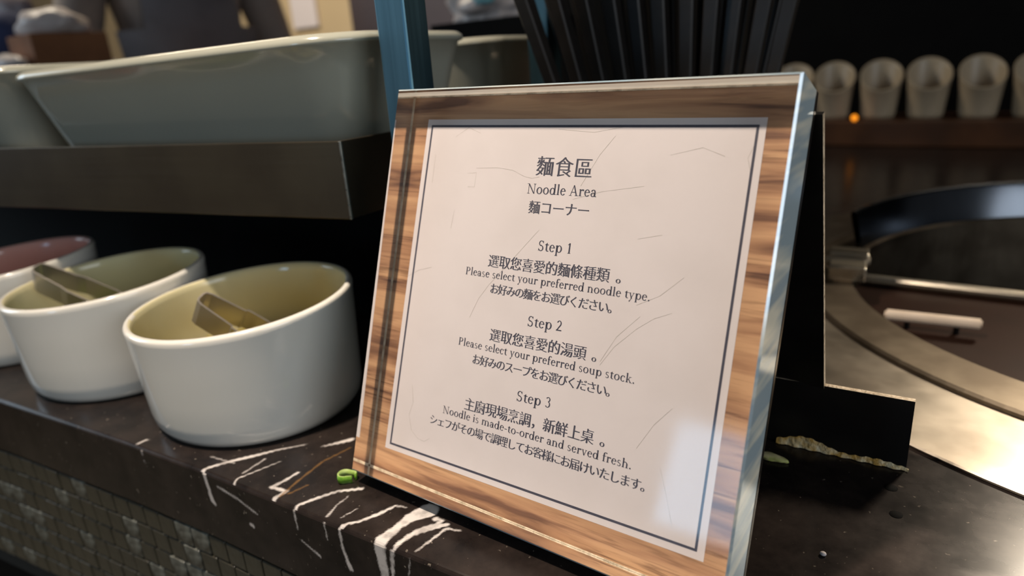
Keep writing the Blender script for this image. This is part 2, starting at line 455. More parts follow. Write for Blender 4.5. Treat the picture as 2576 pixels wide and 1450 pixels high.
# ---------------------------------------------------------------- counter
TOPV = [[(-42.0, 9.6, 0.38), (-49.6, 0.7, 0.91), (-55.9, -9.0, 2.1), (-61.2, -16.4, 1.78), (-65.2, -23.8, 1.61), (-65.7, -27.0, 2.19)], [(-40.8, -5.0, 0.22), (-44.1, -15.5, 0.5), (-46.2, -22.2, 0.71), (-44.7, -25.2, 0.98)], [(-48.6, -7.2, 0.67), (-47.6, -18.9, 0.36)], [(-26.8, -6.5, 1.0), (-27.0, -12.8, 1.4), (-28.0, -18.7, 1.66), (-20.2, -17.5, 1.64), (-20.5, -23.3, 1.75)], [(5.8, -0.8, 1.63), (-1.5, -6.8, 1.22), (-5.2, -13.9, 1.6), (-8.3, -20.6, 1.32), (-7.4, -24.3, 1.3)], [(4.8, -7.0, 0.27), (5.2, -13.4, 0.39), (7.3, -19.8, 0.51)], [(29.7, -0.5, 0.39), (25.6, -1.8, 0.91), (23.5, -8.7, 1.66), (20.1, -15.8, 1.01), (17.5, -18.4, 1.25), (16.0, -22.0, 1.62)], [(38.5, 2.2, 7.96), (35.6, -4.0, 5.03), (35.2, -9.8, 3.09), (35.2, -15.0, 4.26), (35.1, -18.7, 5.11)], [(-26.5, 22.9, 2.61), (-32.0, 14.8, 1.22), (-33.8, 12.5, 0.3)], [(-58.0, -16.1, 0.37), (-72.7, -18.3, 0.23)], [(-114.2, -25.1, 0.8), (-114.8, -29.6, 0.95)], [(13.8, -10.9, 0.19), (12.6, -17.3, 0.19)], [(50.1, -0.2, 1.39), (45.7, -4.6, 3.12), (43.4, -8.3, 2.76), (42.2, -12.0, 2.05), (41.7, -16.3, 1.69), (41.9, -20.4, 1.33)], [(56.3, -0.5, 0.48), (51.2, -2.0, 0.9), (50.5, -10.0, 0.81), (49.8, -16.6, 0.46)], [(45.7, -4.6, 2.08), (47.2, 0.6, 1.05), (44.3, 0.1, 2.12)],
        [(96, 8, 0.5), (110, 24, 0.4), (121, 55, 0.3)], [(230, 60, 0.8), (205, 66, 0.5), (190, 84, 0.3)]]
BROWN = [[(-21.7, 17.6, 0.3), (-24.0, 4.3, 0.44), (-21.9, -9.9, 0.56), (-19.5, -20.9, 0.67)], [(-15.8, -10.4, 0.21), (-17.9, -18.0, 0.41)]]
FRONTV = [[(-64.5, 0.8, 2.2), (-63.6, -6.2, 2.0), (-63.0, -13.1, 2.6), (-61.7, -14.6, 1.8)], [(-56.2, -4.2, 1.0), (-43.9, -6.3, 1.12), (-32.5, -10.2, 0.55)], [(-8.4, 0, 1.05), (-8.4, -4.9, 0.66), (-8.3, -8.8, 0.33)], [(7.9, 0, 0.51), (8.2, -7.7, 0.26)], [(15.8, 0, 1.25), (15.8, -8.2, 1.01), (17.0, -13.0, 1.64), (18.3, -17.2, 2.28)], [(35.4, 0.5, 5.5), (35.4, -5.2, 4.6), (36.0, -14.0, 3.9), (36.6, -17.8, 3.67), (36.8, -30, 3)], [(41.4, 0, 1.5), (40.8, -3.2, 1.78), (39.7, -12.7, 1.09)], [(-7.2, -13.9, 0.66), (2.0, -17.8, 0.92)], [(-38.7, -17.3, 1.55), (-37.2, -17.7, 1.55)], [(49.1, -1.1, 0.29), (47.4, -9.7, 0.18)], [(-109.2, 2.1, 0.39), (-108.4, -8.6, 0.24)], [(80, 0, 1), (83, -15, 1.6), (79, -34, 0.8)]]


def segd(px, py, a, b):
    dx, dy = b[0] - a[0], b[1] - a[1]
    L = dx * dx + dy * dy
    t = 0 if L == 0 else max(0, min(1, ((px - a[0]) * dx + (py - a[1]) * dy) / L))
    return math.hypot(px - a[0] - t * dx, py - a[1] - t * dy) - (a[2] + (b[2] - a[2]) * t) / 2


def veinf(px, py, V, soft=0.35):
    best = 9.0
    for v in V:
        for i in range(len(v) - 1):
            a, b = v[i], v[i + 1]
            if px < min(a[0], b[0]) - 6 or px > max(a[0], b[0]) + 6 or py < min(a[1], b[1]) - 6 or py > max(a[1], b[1]) + 6: continue
            d_ = segd(px, py, a, b)
            if d_ < best: best = d_
    return max(0.0, min(1.0, 0.5 - best / soft / 2))


EDGE = [(-0.9, -0.142), (-0.50, -0.085), (-0.2347, -0.0452), (-0.1249, -0.0322), (-0.069, -0.0268), (0.0341, -0.0198), (0.0609, -0.018), (0.30, -0.002), (0.95, 0.045)]


def yf(x):
    for i in range(len(EDGE) - 1):
        a, b = EDGE[i], EDGE[i + 1]
        if x <= b[0]:
            t = max(0, (x - a[0]) / (b[0] - a[0]))
            return a[1] + (b[1] - a[1]) * t
    return EDGE[-1][1]


def frange(a, b, s):
    n = max(1, round((b - a) / s)); return [a + (b - a) * i / n for i in range(n)]


WC = (0.310, 0.368)     # centre of the soup well
xs = frange(-0.9, -0.30, 0.05) + frange(-0.30, -0.13, 0.01) + frange(-0.13, -0.075, 0.0011) + frange(-0.075, 0.072, 0.00045) + frange(0.072, 0.12, 0.002) + frange(0.12, 0.5, 0.01) + frange(0.5, 0.95, 0.05) + [0.95]
ss = [0.0, 0.0006] + frange(0.0012, 0.034, 0.00045) + frange(0.034, 0.056, 0.0009) + frange(0.056, 0.1, 0.004) + frange(0.1, 0.7, 0.01) + frange(0.7, 1.12, 0.05) + [1.12]
zs = [0.0] + frange(0.0006, 0.022, 0.0006) + frange(0.022, 0.034, 0.003) + [0.034]
verts, cols, faces = [], [], []


def wob(x, y):
    return (math.sin(x * 2.1 + y * 1.3) + math.sin(x * 5.3 - y * 3.7) * 0.6 + math.sin(x * 0.7 + y * 9.1) * 0.4) * 0.16


grid = {}
for i, x in enumerate(xs):
    y0 = yf(x)
    for j, s in enumerate(ss):
        y = y0 + s
        z = 0.0
        if j == 0: z = -0.0009
        elif j == 1: z = -0.0003
        X, Y = x * 1000, y * 1000
        ox, oy = wob(X, Y), wob(Y + 7, X)
        v = veinf(X + ox, Y + oy, TOPV) if -130 < X < 250 else 0
        br = veinf(X + ox, Y + oy, BROWN, 0.5) if -30 < X < -10 else 0
        grid[i, j] = len(verts); verts.append((x, y, z)); cols.append((v, br, 0, 1))
for i in range(len(xs) - 1):
    for j in range(len(ss) - 1):
        cx, cy = (xs[i] + xs[i + 1]) / 2, yf(xs[i]) + (ss[j] + ss[j + 1]) / 2
        if math.hypot(cx - WC[0], cy - WC[1]) < 0.225: continue
        faces.append((grid[i, j], grid[i + 1, j], grid[i + 1, j + 1], grid[i, j + 1]))
fr = {}
for i, x in enumerate(xs):
    for k, z in enumerate(zs):
        X, Z = x * 1000, -z * 1000
        v = veinf(X + wob(X, Z), Z + wob(Z, X), FRONTV) if -130 < X < 100 else 0
        fr[i, k] = len(verts); verts.append((x, yf(x) - (0.0004 if k else 0.0), -z - 0.0009)); cols.append((v * 0.8, 0, 0, 1))
for i in range(len(xs) - 1):
    for k in range(len(zs) - 1):
        faces.append((fr[i, k + 1], fr[i + 1, k + 1], fr[i + 1, k], fr[i, k]))
# underside and ends keep the slab a solid
nb = len(verts)
for x in (xs[0], xs[-1]):
    verts += [(x, yf(x), -0.0349), (x, yf(x) + 1.12, -0.0349), (x, yf(x) + 1.12, 0), (x, yf(x), -0.0009)]
    cols += [(0, 0, 0, 1)] * 4
faces += [(nb, nb + 3, nb + 2, nb + 1), (nb + 4, nb + 5, nb + 6, nb + 7), (nb + 1, nb + 2, nb + 6, nb + 5)]
me = bpy.data.meshes.new('marble_countertop'); me.from_pydata(verts, [], faces); me.update()
ca = me.color_attributes.new('vein', 'FLOAT_COLOR', 'POINT')
flat = [c for q in cols for c in q]
ca.data.foreach_set('color', flat)
ctop = obj('marble_countertop', me, M['marble'], org=(0, 0, 0))
tag(ctop, 'black marble countertop with white veins running to its front edge', 'countertop')

# counter base clad in small mosaic tiles, each a piece of its own
cb = empty('counter_base', (-0.1, 0.3, -0.9))
tag(cb, 'dark mosaic-tiled front of the counter below the marble slab', 'counter')
bm = B()
pts = [(x, yf(x) + 0.006) for x in (-0.88, -0.5, -0.2347, -0.1249, -0.069, 0.0341, 0.0609, 0.3, 0.93)] + [(0.93, 1.09), (-0.88, 0.92)]
prism(bm, pts, -0.145, -0.0352)
o = obj('grout_panel', bm, M['grout'], cb)
# leave the well free: the panel only reaches 6 cm behind the front
me = o.data
bm = B(); bm.from_mesh(me)
bmesh.ops.delete(bm, geom=[f for f in bm.faces], context='FACES')
bm.free()
bm = B()
fx = (-0.88, -0.5, -0.2347, -0.1249, -0.069, 0.0341, 0.0609, 0.3, 0.93)
prism(bm, [(x, yf(x) + 0.004) for x in fx] + [(x, yf(x) + 0.05) for x in reversed(fx)], -0.1385, -0.0352)
bm.transform(Matrix.Translation(-wloc(cb)))
bm.to_mesh(me); bm.free()
bm = B()
prism(bm, [(x, yf(x) + 0.05) for x in fx] + [(x, yf(x) + 0.06) for x in reversed(fx)], -0.9, -0.139)
obj('plinth', bm, M['dark'], cb)
bm = B(); box(bm, -0.0058, 0.0058, 0, 0.004, 0, 0.0114, 0.0005)
tme = bpy.data.meshes.new('mosaic_tile'); bm.to_mesh(tme); bm.free(); tme.materials.append(M['tile'])
tme2 = tme.copy(); tme2.materials.clear(); tme2.materials.append(M['tile_pale'])
nt_ = 0
for r_ in range(7):
    z = -0.0485 - 0.0123 * r_
    for c_ in range(33):
        x = -0.352 + 0.0123 * c_ + (0.003 if r_ % 2 else 0)
        a_ = math.atan2(yf(x + 0.005) - yf(x - 0.005), 0.01)
        o = bpy.data.objects.new('tile', tme2 if random.random() < 0.13 else tme); COL.objects.link(o)
        o.parent = cb
        o.location = Vector((x, yf(x) + random.uniform(-0.0002, 0.0003), z)) - wloc(cb)
        o.rotation_euler = (random.uniform(-0.012, 0.012), 0, a_ + random.uniform(-0.012, 0.012))
        nt_ += 1

# ---------------------------------------------------------------- the sign
T = 0.0184; W_ = 0.150; H_ = 0.15225
LEAN = math.radians(20); SI, CO = math.sin(LEAN), math.cos(LEAN)
Z0 = T * SI + 0.0002


def sl(u, v, d_):
    return Vector((u, v * SI + d_ * CO, Z0 + v * CO - d_ * SI))


sign = empty('tabletop_sign', (0.075, 0.02, 0))
tag(sign, 'thick clear acrylic sign with walnut border, standing on the marble counter', 'sign')


def sbox(bm, u0, u1, v0, v1, d0, d1, bev=0.0):
    vs = box(bm, u0, u1, v0, v1, d0, d1)
    for v in vs: v.co = sl(*v.co)
    fs = {f for v in vs for f in v.link_faces}
    if bev:
        es = list({e for f in fs for e in f.edges})
        bmesh.ops.bevel(bm, geom=es, offset=bev, segments=3, affect='EDGES', profile=0.5)
    bmesh.ops.recalc_face_normals(bm, faces=bm.faces)


E_ = 0.0098             # how deep in the block the print sits
bm = B()
V8 = {}
dl = (0, 0.0026, T)
def P_(u, v, d_): return bm.verts.new(sl(u, v, d_))
def quad(pts, mi):
    f = bm.faces.new([P_(*p) for p in pts]); f.material_index = mi; return f
c_ = 0.0007             # small polished arris around the front
quad([(c_, c_, 0), (W_ - c_, c_, 0), (W_ - c_, H_ - c_, 0), (c_, H_ - c_, 0)], 0)
quad([(0, 0, c_), (W_, 0, c_), (W_ - c_, c_, 0), (c_, c_, 0)], 1)
quad([(W_, 0, c_), (W_, H_, c_), (W_ - c_, H_ - c_, 0), (W_ - c_, c_, 0)], 1)
quad([(W_, H_, c_), (0, H_, c_), (c_, H_ - c_, 0), (W_ - c_, H_ - c_, 0)], 1)
quad([(0, H_, c_), (0, 0, c_), (c_, c_, 0), (c_, H_ - c_, 0)], 1)
quad([(0, 0, T), (0, 0, c_), (0, H_, c_), (0, H_, T)], 1)
quad([(W_, 0, c_), (W_, 0, T), (W_, H_, T), (W_, H_, c_)], 1)
quad([(0, 0, c_), (0, 0, T), (W_, 0, T), (W_, 0, c_)], 1)
quad([(0, H_, 0.0050), (0, H_, c_), (W_, H_, c_), (W_, H_, 0.0034)], 1)
quad([(0, H_, T), (0, H_, 0.0050), (W_, H_, 0.0034), (W_, H_, T)], 2)
quad([(0, 0, T), (0, H_, T), (W_, H_, T), (W_, 0, T)], 0)
bmesh.ops.remove_doubles(bm, verts=bm.verts, dist=1e-6)
bmesh.ops.recalc_face_normals(bm, faces=bm.faces)
if sum(f.normal.y * (1 if f.calc_center_median().y > 0.03 else 0) for f in bm.faces if abs(f.normal.y) > 0.8) < 0:
    bmesh.ops.reverse_faces(bm, faces=bm.faces)
block = obj('acrylic_block', bm, None, sign, mats=[M['acrylic'], M['acrylic_cut'], M['acrylic_top']])
tag(block, 'clear acrylic block with cloudy pale blue right edge')


def rx(o): return o


bm = B(); sbox(bm, 0.0001, W_ - 0.0001, 0.0001, H_ - 0.0001, E_ + 0.00025, E_ + 0.0008)
tag(obj('printed_card', bm, M['wood_print'], sign), 'walnut wood grain print showing as a border')


for nm_, q_ in (('left', (0.00012, 0.00045, 0.0004, H_ - 0.0004)), ('bottom', (0.0005, W_ - 0.0005, 0.00005, 0.00055)), ('top', (0.0005, W_ - 0.0005, H_ - 0.0007, H_ - 0.00012))):
    bm = B(); sbox(bm, q_[0], q_[1], q_[2], q_[3], E_ + 0.00010, E_ + 0.00024)
    tag(obj('card_edge', bm, M['edge'], sign), 'pale worn %s edge of the print' % nm_)


def plate(bm, q, d0, d1):
    a = [bm.verts.new(sl(u, v, d0)) for u, v in q]; b = [bm.verts.new(sl(u, v, d1)) for u, v in q]
    bm.faces.new(a); bm.faces.new(b[::-1])
    for i in range(4): bm.faces.new((a[i], b[i], b[(i + 1) % 4], a[(i + 1) % 4]))
    bmesh.ops.recalc_face_normals(bm, faces=bm.faces)


bm = B(); plate(bm, [(0.0076, 0.0097), (0.1401, 0.0109), (0.1398, 0.1425), (0.0090, 0.1428)], E_ + 0.00018, E_ + 0.00024)
tag(obj('text_panel', bm, M['paper'], sign), 'off-white printed text panel')
bm = B()
LB = [(0.0099, 0.0117), (0.1378, 0.0132), (0.1378, 0.1404), (0.0111, 0.1406)]
lw = 0.0008
LI = [(LB[0][0] + lw, LB[0][1] + lw), (LB[1][0] - lw, LB[1][1] + lw), (LB[2][0] - lw, LB[2][1] - lw), (LB[3][0] + lw, LB[3][1] - lw)]
for i in range(4):
    j = (i + 1) % 4
    plate(bm, [LB[i], LB[j], LI[j], LI[i]], E_ + 0.00013, E_ + 0.00017)
tag(obj('border_line', bm, M['ink'], sign), 'thin dark line framing the text')


# ---- serif letters drawn as polygons (units of the em, baseline 0)
def G_ring(cx, cy, rx_, ry_, a0, a1, tk=0.098, tn=0.040):
    n = max(6, int(abs(a1 - a0) / 14)); out = []
    for k in range(n):
        q = []
        for a, inner in ((a0 + (a1 - a0) * k / n, 0), (a0 + (a1 - a0) * (k + 1) / n, 0), (a0 + (a1 - a0) * (k + 1) / n, 1), (a0 + (a1 - a0) * k / n, 1)):
            r_ = math.radians(a)
            q.append((cx + (rx_ - (tk if inner else 0)) * math.cos(r_), cy + (ry_ - (tn if inner else 0)) * math.sin(r_)))
        out.append(q)
    return out


def G_rect(x0, y0, x1, y1): return [[(x0, y0), (x1, y0), (x1, y1), (x0, y1)]]


def G_ln(x0, y0, x1, y1, w_):
    h = w_ / 2
    return [[(x0 - h, y0), (x0 + h, y0), (x1 + h, y1), (x1 - h, y1)]]


def G_stem(x, y0, y1, sb=1, stp=0, flag=0, w_=0.098):
    o = G_rect(x - w_ / 2, y0, x + w_ / 2, y1)
    if sb: o += G_rect(x - 0.10, y0, x + 0.10, y0 + 0.026)
    if stp: o += G_rect(x - 0.10, y1 - 0.026, x + 0.10, y1)
    if flag: o += [[(x - 0.11, y1 - 0.045), (x, y1 - 0.06), (x + w_ / 2, y1), (x - 0.02, y1 - 0.012)]]
    return o


def G_dot(x, y, r_): return [[(x + r_ * math.cos(k * PI / 5), y + r_ * math.sin(k * PI / 5)) for k in range(10)]]


def G_arch(x, w2):   # right-hand arch of n, m, h starting at stem x, second stem x+w2
    return G_ring(x + w2 / 2 - 0.01, 0.27, w2 / 2 + 0.052, 0.175, 0, 135) + G_stem(x + w2, 0, 0.29)


GL = {
 'o': (0.50, lambda: G_ring(0.25, 0.22, 0.22, 0.232, 0, 360)),
 'e': (0.44, lambda: G_ring(0.225, 0.22, 0.195, 0.232, 8, 322) + G_rect(0.06, 0.24, 0.41, 0.272)),
 'c': (0.42, lambda: G_ring(0.225, 0.22, 0.195, 0.232, 48, 318) + G_dot(0.34, 0.36, 0.048)),
 'd': (0.53, lambda: G_ring(0.235, 0.22, 0.20, 0.232, 0, 360) + G_stem(0.405, 0.0, 0.70, 0, 0, 1) + G_rect(0.40, 0, 0.51, 0.026)),
 'p': (0.53, lambda: G_ring(0.30, 0.22, 0.20, 0.232, 0, 360) + G_stem(0.125, -0.22, 0.44, 1, 0, 1)),
 'l': (0.27, lambda: G_stem(0.135, 0, 0.70, 1, 0, 1)),
 'i': (0.27, lambda: G_stem(0.135, 0, 0.44, 1, 0, 1) + G_dot(0.13, 0.60, 0.056)),
 't': (0.33, lambda: G_stem(0.15, 0.08, 0.50, 0) + [[(0.10, 0.42), (0.192, 0.42), (0.192, 0.57)]] + G_rect(0.03, 0.405, 0.31, 0.44) + G_ring(0.235, 0.115, 0.128, 0.125, 180, 315)),
 'r': (0.39, lambda: G_stem(0.13, 0, 0.44, 1, 0, 1) + G_ring(0.29, 0.27, 0.15, 0.175, 65, 150) + G_dot(0.33, 0.385, 0.055)),
 'a': (0.46, lambda: G_ring(0.195, 0.125, 0.155, 0.137, 0, 360, 0.08) + G_stem(0.325, 0.03, 0.32, 0) + G_ring(0.215, 0.31, 0.153, 0.142, 0, 150) + G_dot(0.105, 0.36, 0.045) + G_rect(0.32, 0, 0.44, 0.035)),
 'S': (0.50, lambda: G_ring(0.24, 0.49, 0.175, 0.18, 30, 262, 0.075, 0.04) + G_ring(0.24, 0.175, 0.185, 0.187, -155, 82, 0.08, 0.04) + [[(0.15, 0.36), (0.25, 0.31), (0.35, 0.32), (0.22, 0.40)]] + G_rect(0.37, 0.50, 0.40, 0.66) + G_rect(0.06, 0.0, 0.09, 0.17)),
 's': (0.38, lambda: G_ring(0.185, 0.33, 0.13, 0.122, 30, 262, 0.06, 0.032) + G_ring(0.185, 0.115, 0.14, 0.127, -155, 82, 0.065, 0.032) + [[(0.10, 0.25), (0.19, 0.20), (0.27, 0.21), (0.17, 0.275)]]),
 'n': (0.55, lambda: G_stem(0.13, 0, 0.44, 1, 0, 1) + G_arch(0.13, 0.28)),
 'm': (0.83, lambda: G_stem(0.13, 0, 0.44, 1, 0, 1) + G_arch(0.13, 0.28) + G_arch(0.41, 0.28)),
 'h': (0.55, lambda: G_stem(0.13, 0, 0.70, 1, 0, 1) + G_arch(0.13, 0.28)),
 'u': (0.55, lambda: G_stem(0.13, 0.16, 0.44, 0, 0, 1) + G_ring(0.265, 0.17, 0.178, 0.178, 180, 315) + G_stem(0.405, 0, 0.44, 0, 0, 1) + G_rect(0.40, 0, 0.51, 0.026)),
 'f': (0.33, lambda: G_stem(0.14, 0, 0.57, 1) + G_rect(0.03, 0.405, 0.31, 0.44) + G_ring(0.255, 0.56, 0.157, 0.15, 60, 180) + G_dot(0.33, 0.655, 0.045)),
 'v': (0.48, lambda: G_ln(0.24, 0, 0.10, 0.44, 0.085) + G_ln(0.25, 0, 0.39, 0.44, 0.036) + G_rect(0.0, 0.415, 0.19, 0.44) + G_rect(0.30, 0.415, 0.47, 0.44)),
 'y': (0.48, lambda: G_ln(0.26, -0.02, 0.10, 0.44, 0.085) + G_ln(0.13, -0.22, 0.39, 0.44, 0.036) + G_rect(0.0, 0.415, 0.19, 0.44) + G_rect(0.30, 0.415, 0.47, 0.44) + G_dot(0.11, -0.185, 0.05)),
 'k': (0.53, lambda: G_stem(0.13, 0, 0.70, 1, 0, 1) + G_ln(0.17, 0.19, 0.38, 0.44, 0.036) + G_ln(0.43, 0.0, 0.24, 0.27, 0.088) + G_rect(0.28, 0.415, 0.47, 0.44) + G_rect(0.34, 0, 0.53, 0.026)),
 'A': (0.66, lambda: G_ln(0.09, 0, 0.31, 0.67, 0.036) + G_ln(0.54, 0, 0.31, 0.67, 0.092) + G_rect(0.16, 0.21, 0.46, 0.245) + G_rect(0.0, 0, 0.19, 0.026) + G_rect(0.42, 0, 0.65, 0.026)),
 'N': (0.72, lambda: G_stem(0.13, 0, 0.66, 1, 0, 0, 0.036) + G_stem(0.58, 0.0, 0.66, 0, 1, 0, 0.036) + G_ln(0.57, 0, 0.12, 0.66, 0.095) + G_rect(0.0, 0.634, 0.15, 0.66)),
 'P': (0.56, lambda: G_stem(0.16, 0, 0.66, 1, 1) + G_ring(0.29, 0.485, 0.215, 0.175, -90, 90) + G_rect(0.16, 0.626, 0.29, 0.66) + G_rect(0.16, 0.31, 0.29, 0.344)),
 '1': (0.46, lambda: G_stem(0.24, 0, 0.64, 1) + [[(0.10, 0.54), (0.12, 0.52), (0.24, 0.56), (0.28, 0.64)]]),
 '2': (0.47, lambda: G_ring(0.225, 0.47, 0.165, 0.18, -38, 165, 0.08) + [[(0.06, 0.03), (0.14, 0.03), (0.37, 0.37), (0.30, 0.40)]] + G_rect(0.05, 0, 0.42, 0.065)),
 '3': (0.47, lambda: G_ring(0.21, 0.50, 0.155, 0.155, -80, 155, 0.075) + G_ring(0.205, 0.18, 0.18, 0.192, -150, 85, 0.08)),
 '-': (0.32, lambda: G_rect(0.04, 0.19, 0.28, 0.24)),
 '.': (0.25, lambda: G_dot(0.12, 0.05, 0.058)),
 ' ': (0.25, lambda: []),
}


def latin_line(text, ua, ub, v, vb, cap_h):
    adv = 0; polys = []
    for ch in text:
        w_, fn = GL[ch]
        polys += [[(x + adv, y) for x, y in q] for q in fn()]
        adv += w_
    s = (ub - ua) / adv
    sy = cap_h / 0.66
    bm = B()
    for q in polys:
        vs = [bm.verts.new(sl(ua + x * s, v + (vb - v) * x / adv + y * sy, E_ + 0.00012)) for x, y in q]
        try: bm.faces.new(vs)
        except ValueError: pass
    o = obj('text_line', bm, M['ink'], sign)
    rx(o); tag(o, 'printed line reading ' + text); return o


def cjk_line(text, ua, ub, v, vb, h, last=None, thin=0.022, fat=0.022):
    """the built-in CJK face, its horizontals thinned and its uprights thickened to look like a Song face"""
    n = len(text)
    pos = []
    size = h / 0.86
    for k in range(n):
        pos.append(ua + (ub - ua - size) * k / max(1, n - 1))
    if last: pos[-1] = last
    V, F = [], []
    dg = None
    for ch, u in zip(text, pos):
        c = bpy.data.curves.new('glyph', 'FONT'); c.body = ch; c.size = 1; c.resolution_u = 3
        o = bpy.data.objects.new('glyph', c); COL.objects.link(o)
        bpy.context.view_layer.update()
        dg = bpy.context.evaluated_depsgraph_get()
        m_ = bpy.data.meshes.new_from_object(o.evaluated_get(dg))
        bpy.data.objects.remove(o); bpy.data.curves.remove(c)
        g = B(); g.from_mesh(m_); bpy.data.meshes.remove(m_)
        bmesh.ops.remove_doubles(g, verts=g.verts, dist=1e-5)
        mv = {}
        for e in g.edges:
            if len(e.link_faces) == 1:
                f = e.link_faces[0]
                a, b_ = e.verts
                nx, ny = (b_.co.y - a.co.y), -(b_.co.x - a.co.x)
                L = math.hypot(nx, ny)
                if L < 1e-9: continue
                nx /= L; ny /= L
                cc = f.calc_center_median(); mid = (a.co + b_.co) / 2
                if (cc.x - mid.x) * nx + (cc.y - mid.y) * ny > 0: nx, ny = -nx, -ny
                for q in (a, b_):
                    k0 = mv.setdefault(q, [0, 0]); k0[0] += nx * L; k0[1] += ny * L
        for q, (nx, ny) in mv.items():
            L = math.hypot(nx, ny)
            if L < 1e-9: continue
            nx /= L; ny /= L
            q.co.x += nx * abs(nx) ** 0.5 * fat
            q.co.y -= ny * abs(ny) ** 1.5 * thin * 0.5
        base = len(V)
        g.verts.index_update()
        V += [tuple(sl(u + q.co.x * size, v + (vb - v) * (u - ua) / (ub - ua) + (q.co.y + 0.07) * size, E_ + 0.00012)) for q in g.verts]
        F += [[base + q.index for q in f.verts] for f in g.faces]
        g.free()
    me = bpy.data.meshes.new('text_line'); me.from_pydata(V, [], F); me.update()
    o = obj('text_line', me, M['ink'], sign)
    rx(o); tag(o, 'printed line of characters reading ' + text); return o


LINES = (   # u start, u end, v of the line at its start and end, letter height (mm), u of the last character
    ('麵食區', 62.7, 85.6, 122.8, 122.5, 6.4), ('Noodle Area', 60.1, 88.1, 116.25, 116.5, 3.5), ('麵コーナー', 61.7, 86.5, 109.3, 109.55, 4.3),
    ('Step 1', 67.8, 81.8, 96.5, 96.8, 3.6), ('選取您喜愛的麵條種類。', 47.1, 102.0, 88.4, 89.0, 4.4, 99.2),
    ('Please select your preferred noodle type.', 37.2, 112.1, 84.4, 84.9, 2.85), ('お好みの麵をお選びください。', 49.5, 102.0, 78.9, 79.0, 3.6),
    ('Step 2', 67.6, 82.0, 69.7, 70.2, 3.6), ('選取您喜愛的湯頭。', 52.1, 97.5, 61.7, 62.3, 4.4, 94.4),
    ('Please select your preferred soup stock.', 38.1, 110.9, 57.7, 58.2, 2.85), ('お好みのスープをお選びください。', 45.6, 105.4, 51.9, 52.1, 3.6),
    ('Step 3', 67.2, 81.8, 42.8, 43.5, 3.6), ('主廚現場烹調，新鮮上桌。', 44.6, 104.5, 34.3, 35.6, 4.5, 101.5),
    ('Noodle is made-to-order and served fresh.', 34.9, 113.8, 30.6, 31.25, 2.85), ('シェフがその場で調理してお客様にお届けいたします。', 29.0, 121.6, 25.1, 25.5, 3.55))
for L_ in LINES:
    t_, a_, b_, va_, vb_, h_ = L_[:6]
    if ord(t_[0]) < 128: latin_line(t_, a_ / 1000, b_ / 1000, va_ / 1000, vb_ / 1000, h_ / 1000)
    else: cjk_line(t_, a_ / 1000, b_ / 1000, va_ / 1000, vb_ / 1000, h_ / 1000, last=L_[6] / 1000 if len(L_) > 6 else None)

# scratches on the face of the block
bm = B()
SCR = [[(36.1, 124.4), (46, 124.9), (52.9, 124.2), (58, 122.2), (61.5, 121.6), (64.6, 122.3)], [(92.1, 136.9), (87.2, 130.4), (81.6, 119.8)], [(32.1, 122.3), (36.4, 122.7), (36.2, 117.3), (33, 117.2)], [(67.4, 103.7), (58.1, 92.6), (49, 82), (45.0, 76.2), (41.9, 68.6)],
       [(119.7, 82.3), (114, 79.6), (108.8, 75.5), (102, 68.5), (97.8, 61.7)], [(109.5, 79.7), (102.3, 71.8), (97.7, 62.8)], [(8.3, 80.0), (14, 83.2), (20.2, 85.0)],
       [(17.9, 37.7), (19.6, 31), (18.2, 25.7), (20.5, 20), (24.2, 17.7), (27.6, 17.4), (30.2, 19.3)], [(79.2, 115.2), (90, 118.4), (104.6, 120.9)], [(121.9, 93.7), (115, 87), (107.6, 83.0)],
       [(123.0, 34.4), (126, 27), (129.4, 17.7)], [(124.1, 53.4), (119, 47), (114.4, 38.3)], [(137.4, 135.2), (135.8, 130.6), (137.4, 126.0)], [(24, 136), (30, 139.6), (36, 137.5)], [(70, 139), (84, 138), (96, 140)], [(15, 129), (15, 118)], [(28, 108), (27.4, 101)], [(112, 131), (122, 133.5), (129, 131)], [(105, 104), (113, 106)]]
SCR = [[(u / 1000, v / 1000) for u, v in q] for q in SCR]
for s_ in SCR:
    # resample with a little wobble
    for k in range(len(s_) - 1):
        a, b_ = Vector(s_[k]), Vector(s_[k + 1])
        dv = (b_ - a).normalized(); nn = Vector((-dv.y, dv.x)) * 0.00007
        q = [a - nn * 0.6, b_ - nn, b_ + nn, a + nn * 0.6]
        bm.faces.new([bm.verts.new(sl(p.x, p.y, E_ + 0.00015)) for p in q])
rx(tag(obj('scratch_marks', bm, M['scratch'], sign), 'fine grey scratches', kind='stuff'))

# easel back of black acrylic sheet: front plate, hinged back leg, cross foot
bm = B(); sbox(bm, 0.0, W_, 0.0, H_, T + 0.0010, T + 0.0028)
obj('back_plate', bm, M['black'], sign)
bm = B()
ytop, ztop = sl(0, 0.146, T + 0.003).y + 0.0002, sl(0, 0.146, T + 0.003).z
for a_, b_ in (((0.0, 0.0), (1, 1)),):
    v8 = []
    for x in (0.002, 0.152):
        for (y, z) in ((ytop, ztop), (ytop + 0.0022, ztop + 0.0006), (0.1235, 0.0005), (0.1212, 0.0005)):
            v8.append(bm.verts.new((x, y, z)))
    bm.faces.new(v8[0:4][::-1]); bm.faces.new(v8[4:8])
    for k in range(4):
        bm.faces.new((v8[k], v8[(k + 1) % 4], v8[4 + (k + 1) % 4], v8[4 + k]))
bmesh.ops.recalc_face_normals(bm, faces=bm.faces)
for f in bm.faces:
    if f.normal.x > 0.9: f.material_index = 1
tag(obj('back_leg', bm, None, sign, mats=[M['black'], M['edge']]), 'black sheet back leg with a pale cut edge')
bm = B(); box(bm, -0.085, 0.0, -0.0012, 0.0012, 0.0008, 0.0292)
bmesh.ops.recalc_face_normals(bm, faces=bm.faces)
for f in bm.faces:
    if f.normal.z > 0.9 or f.normal.x > 0.9: f.material_index = 1
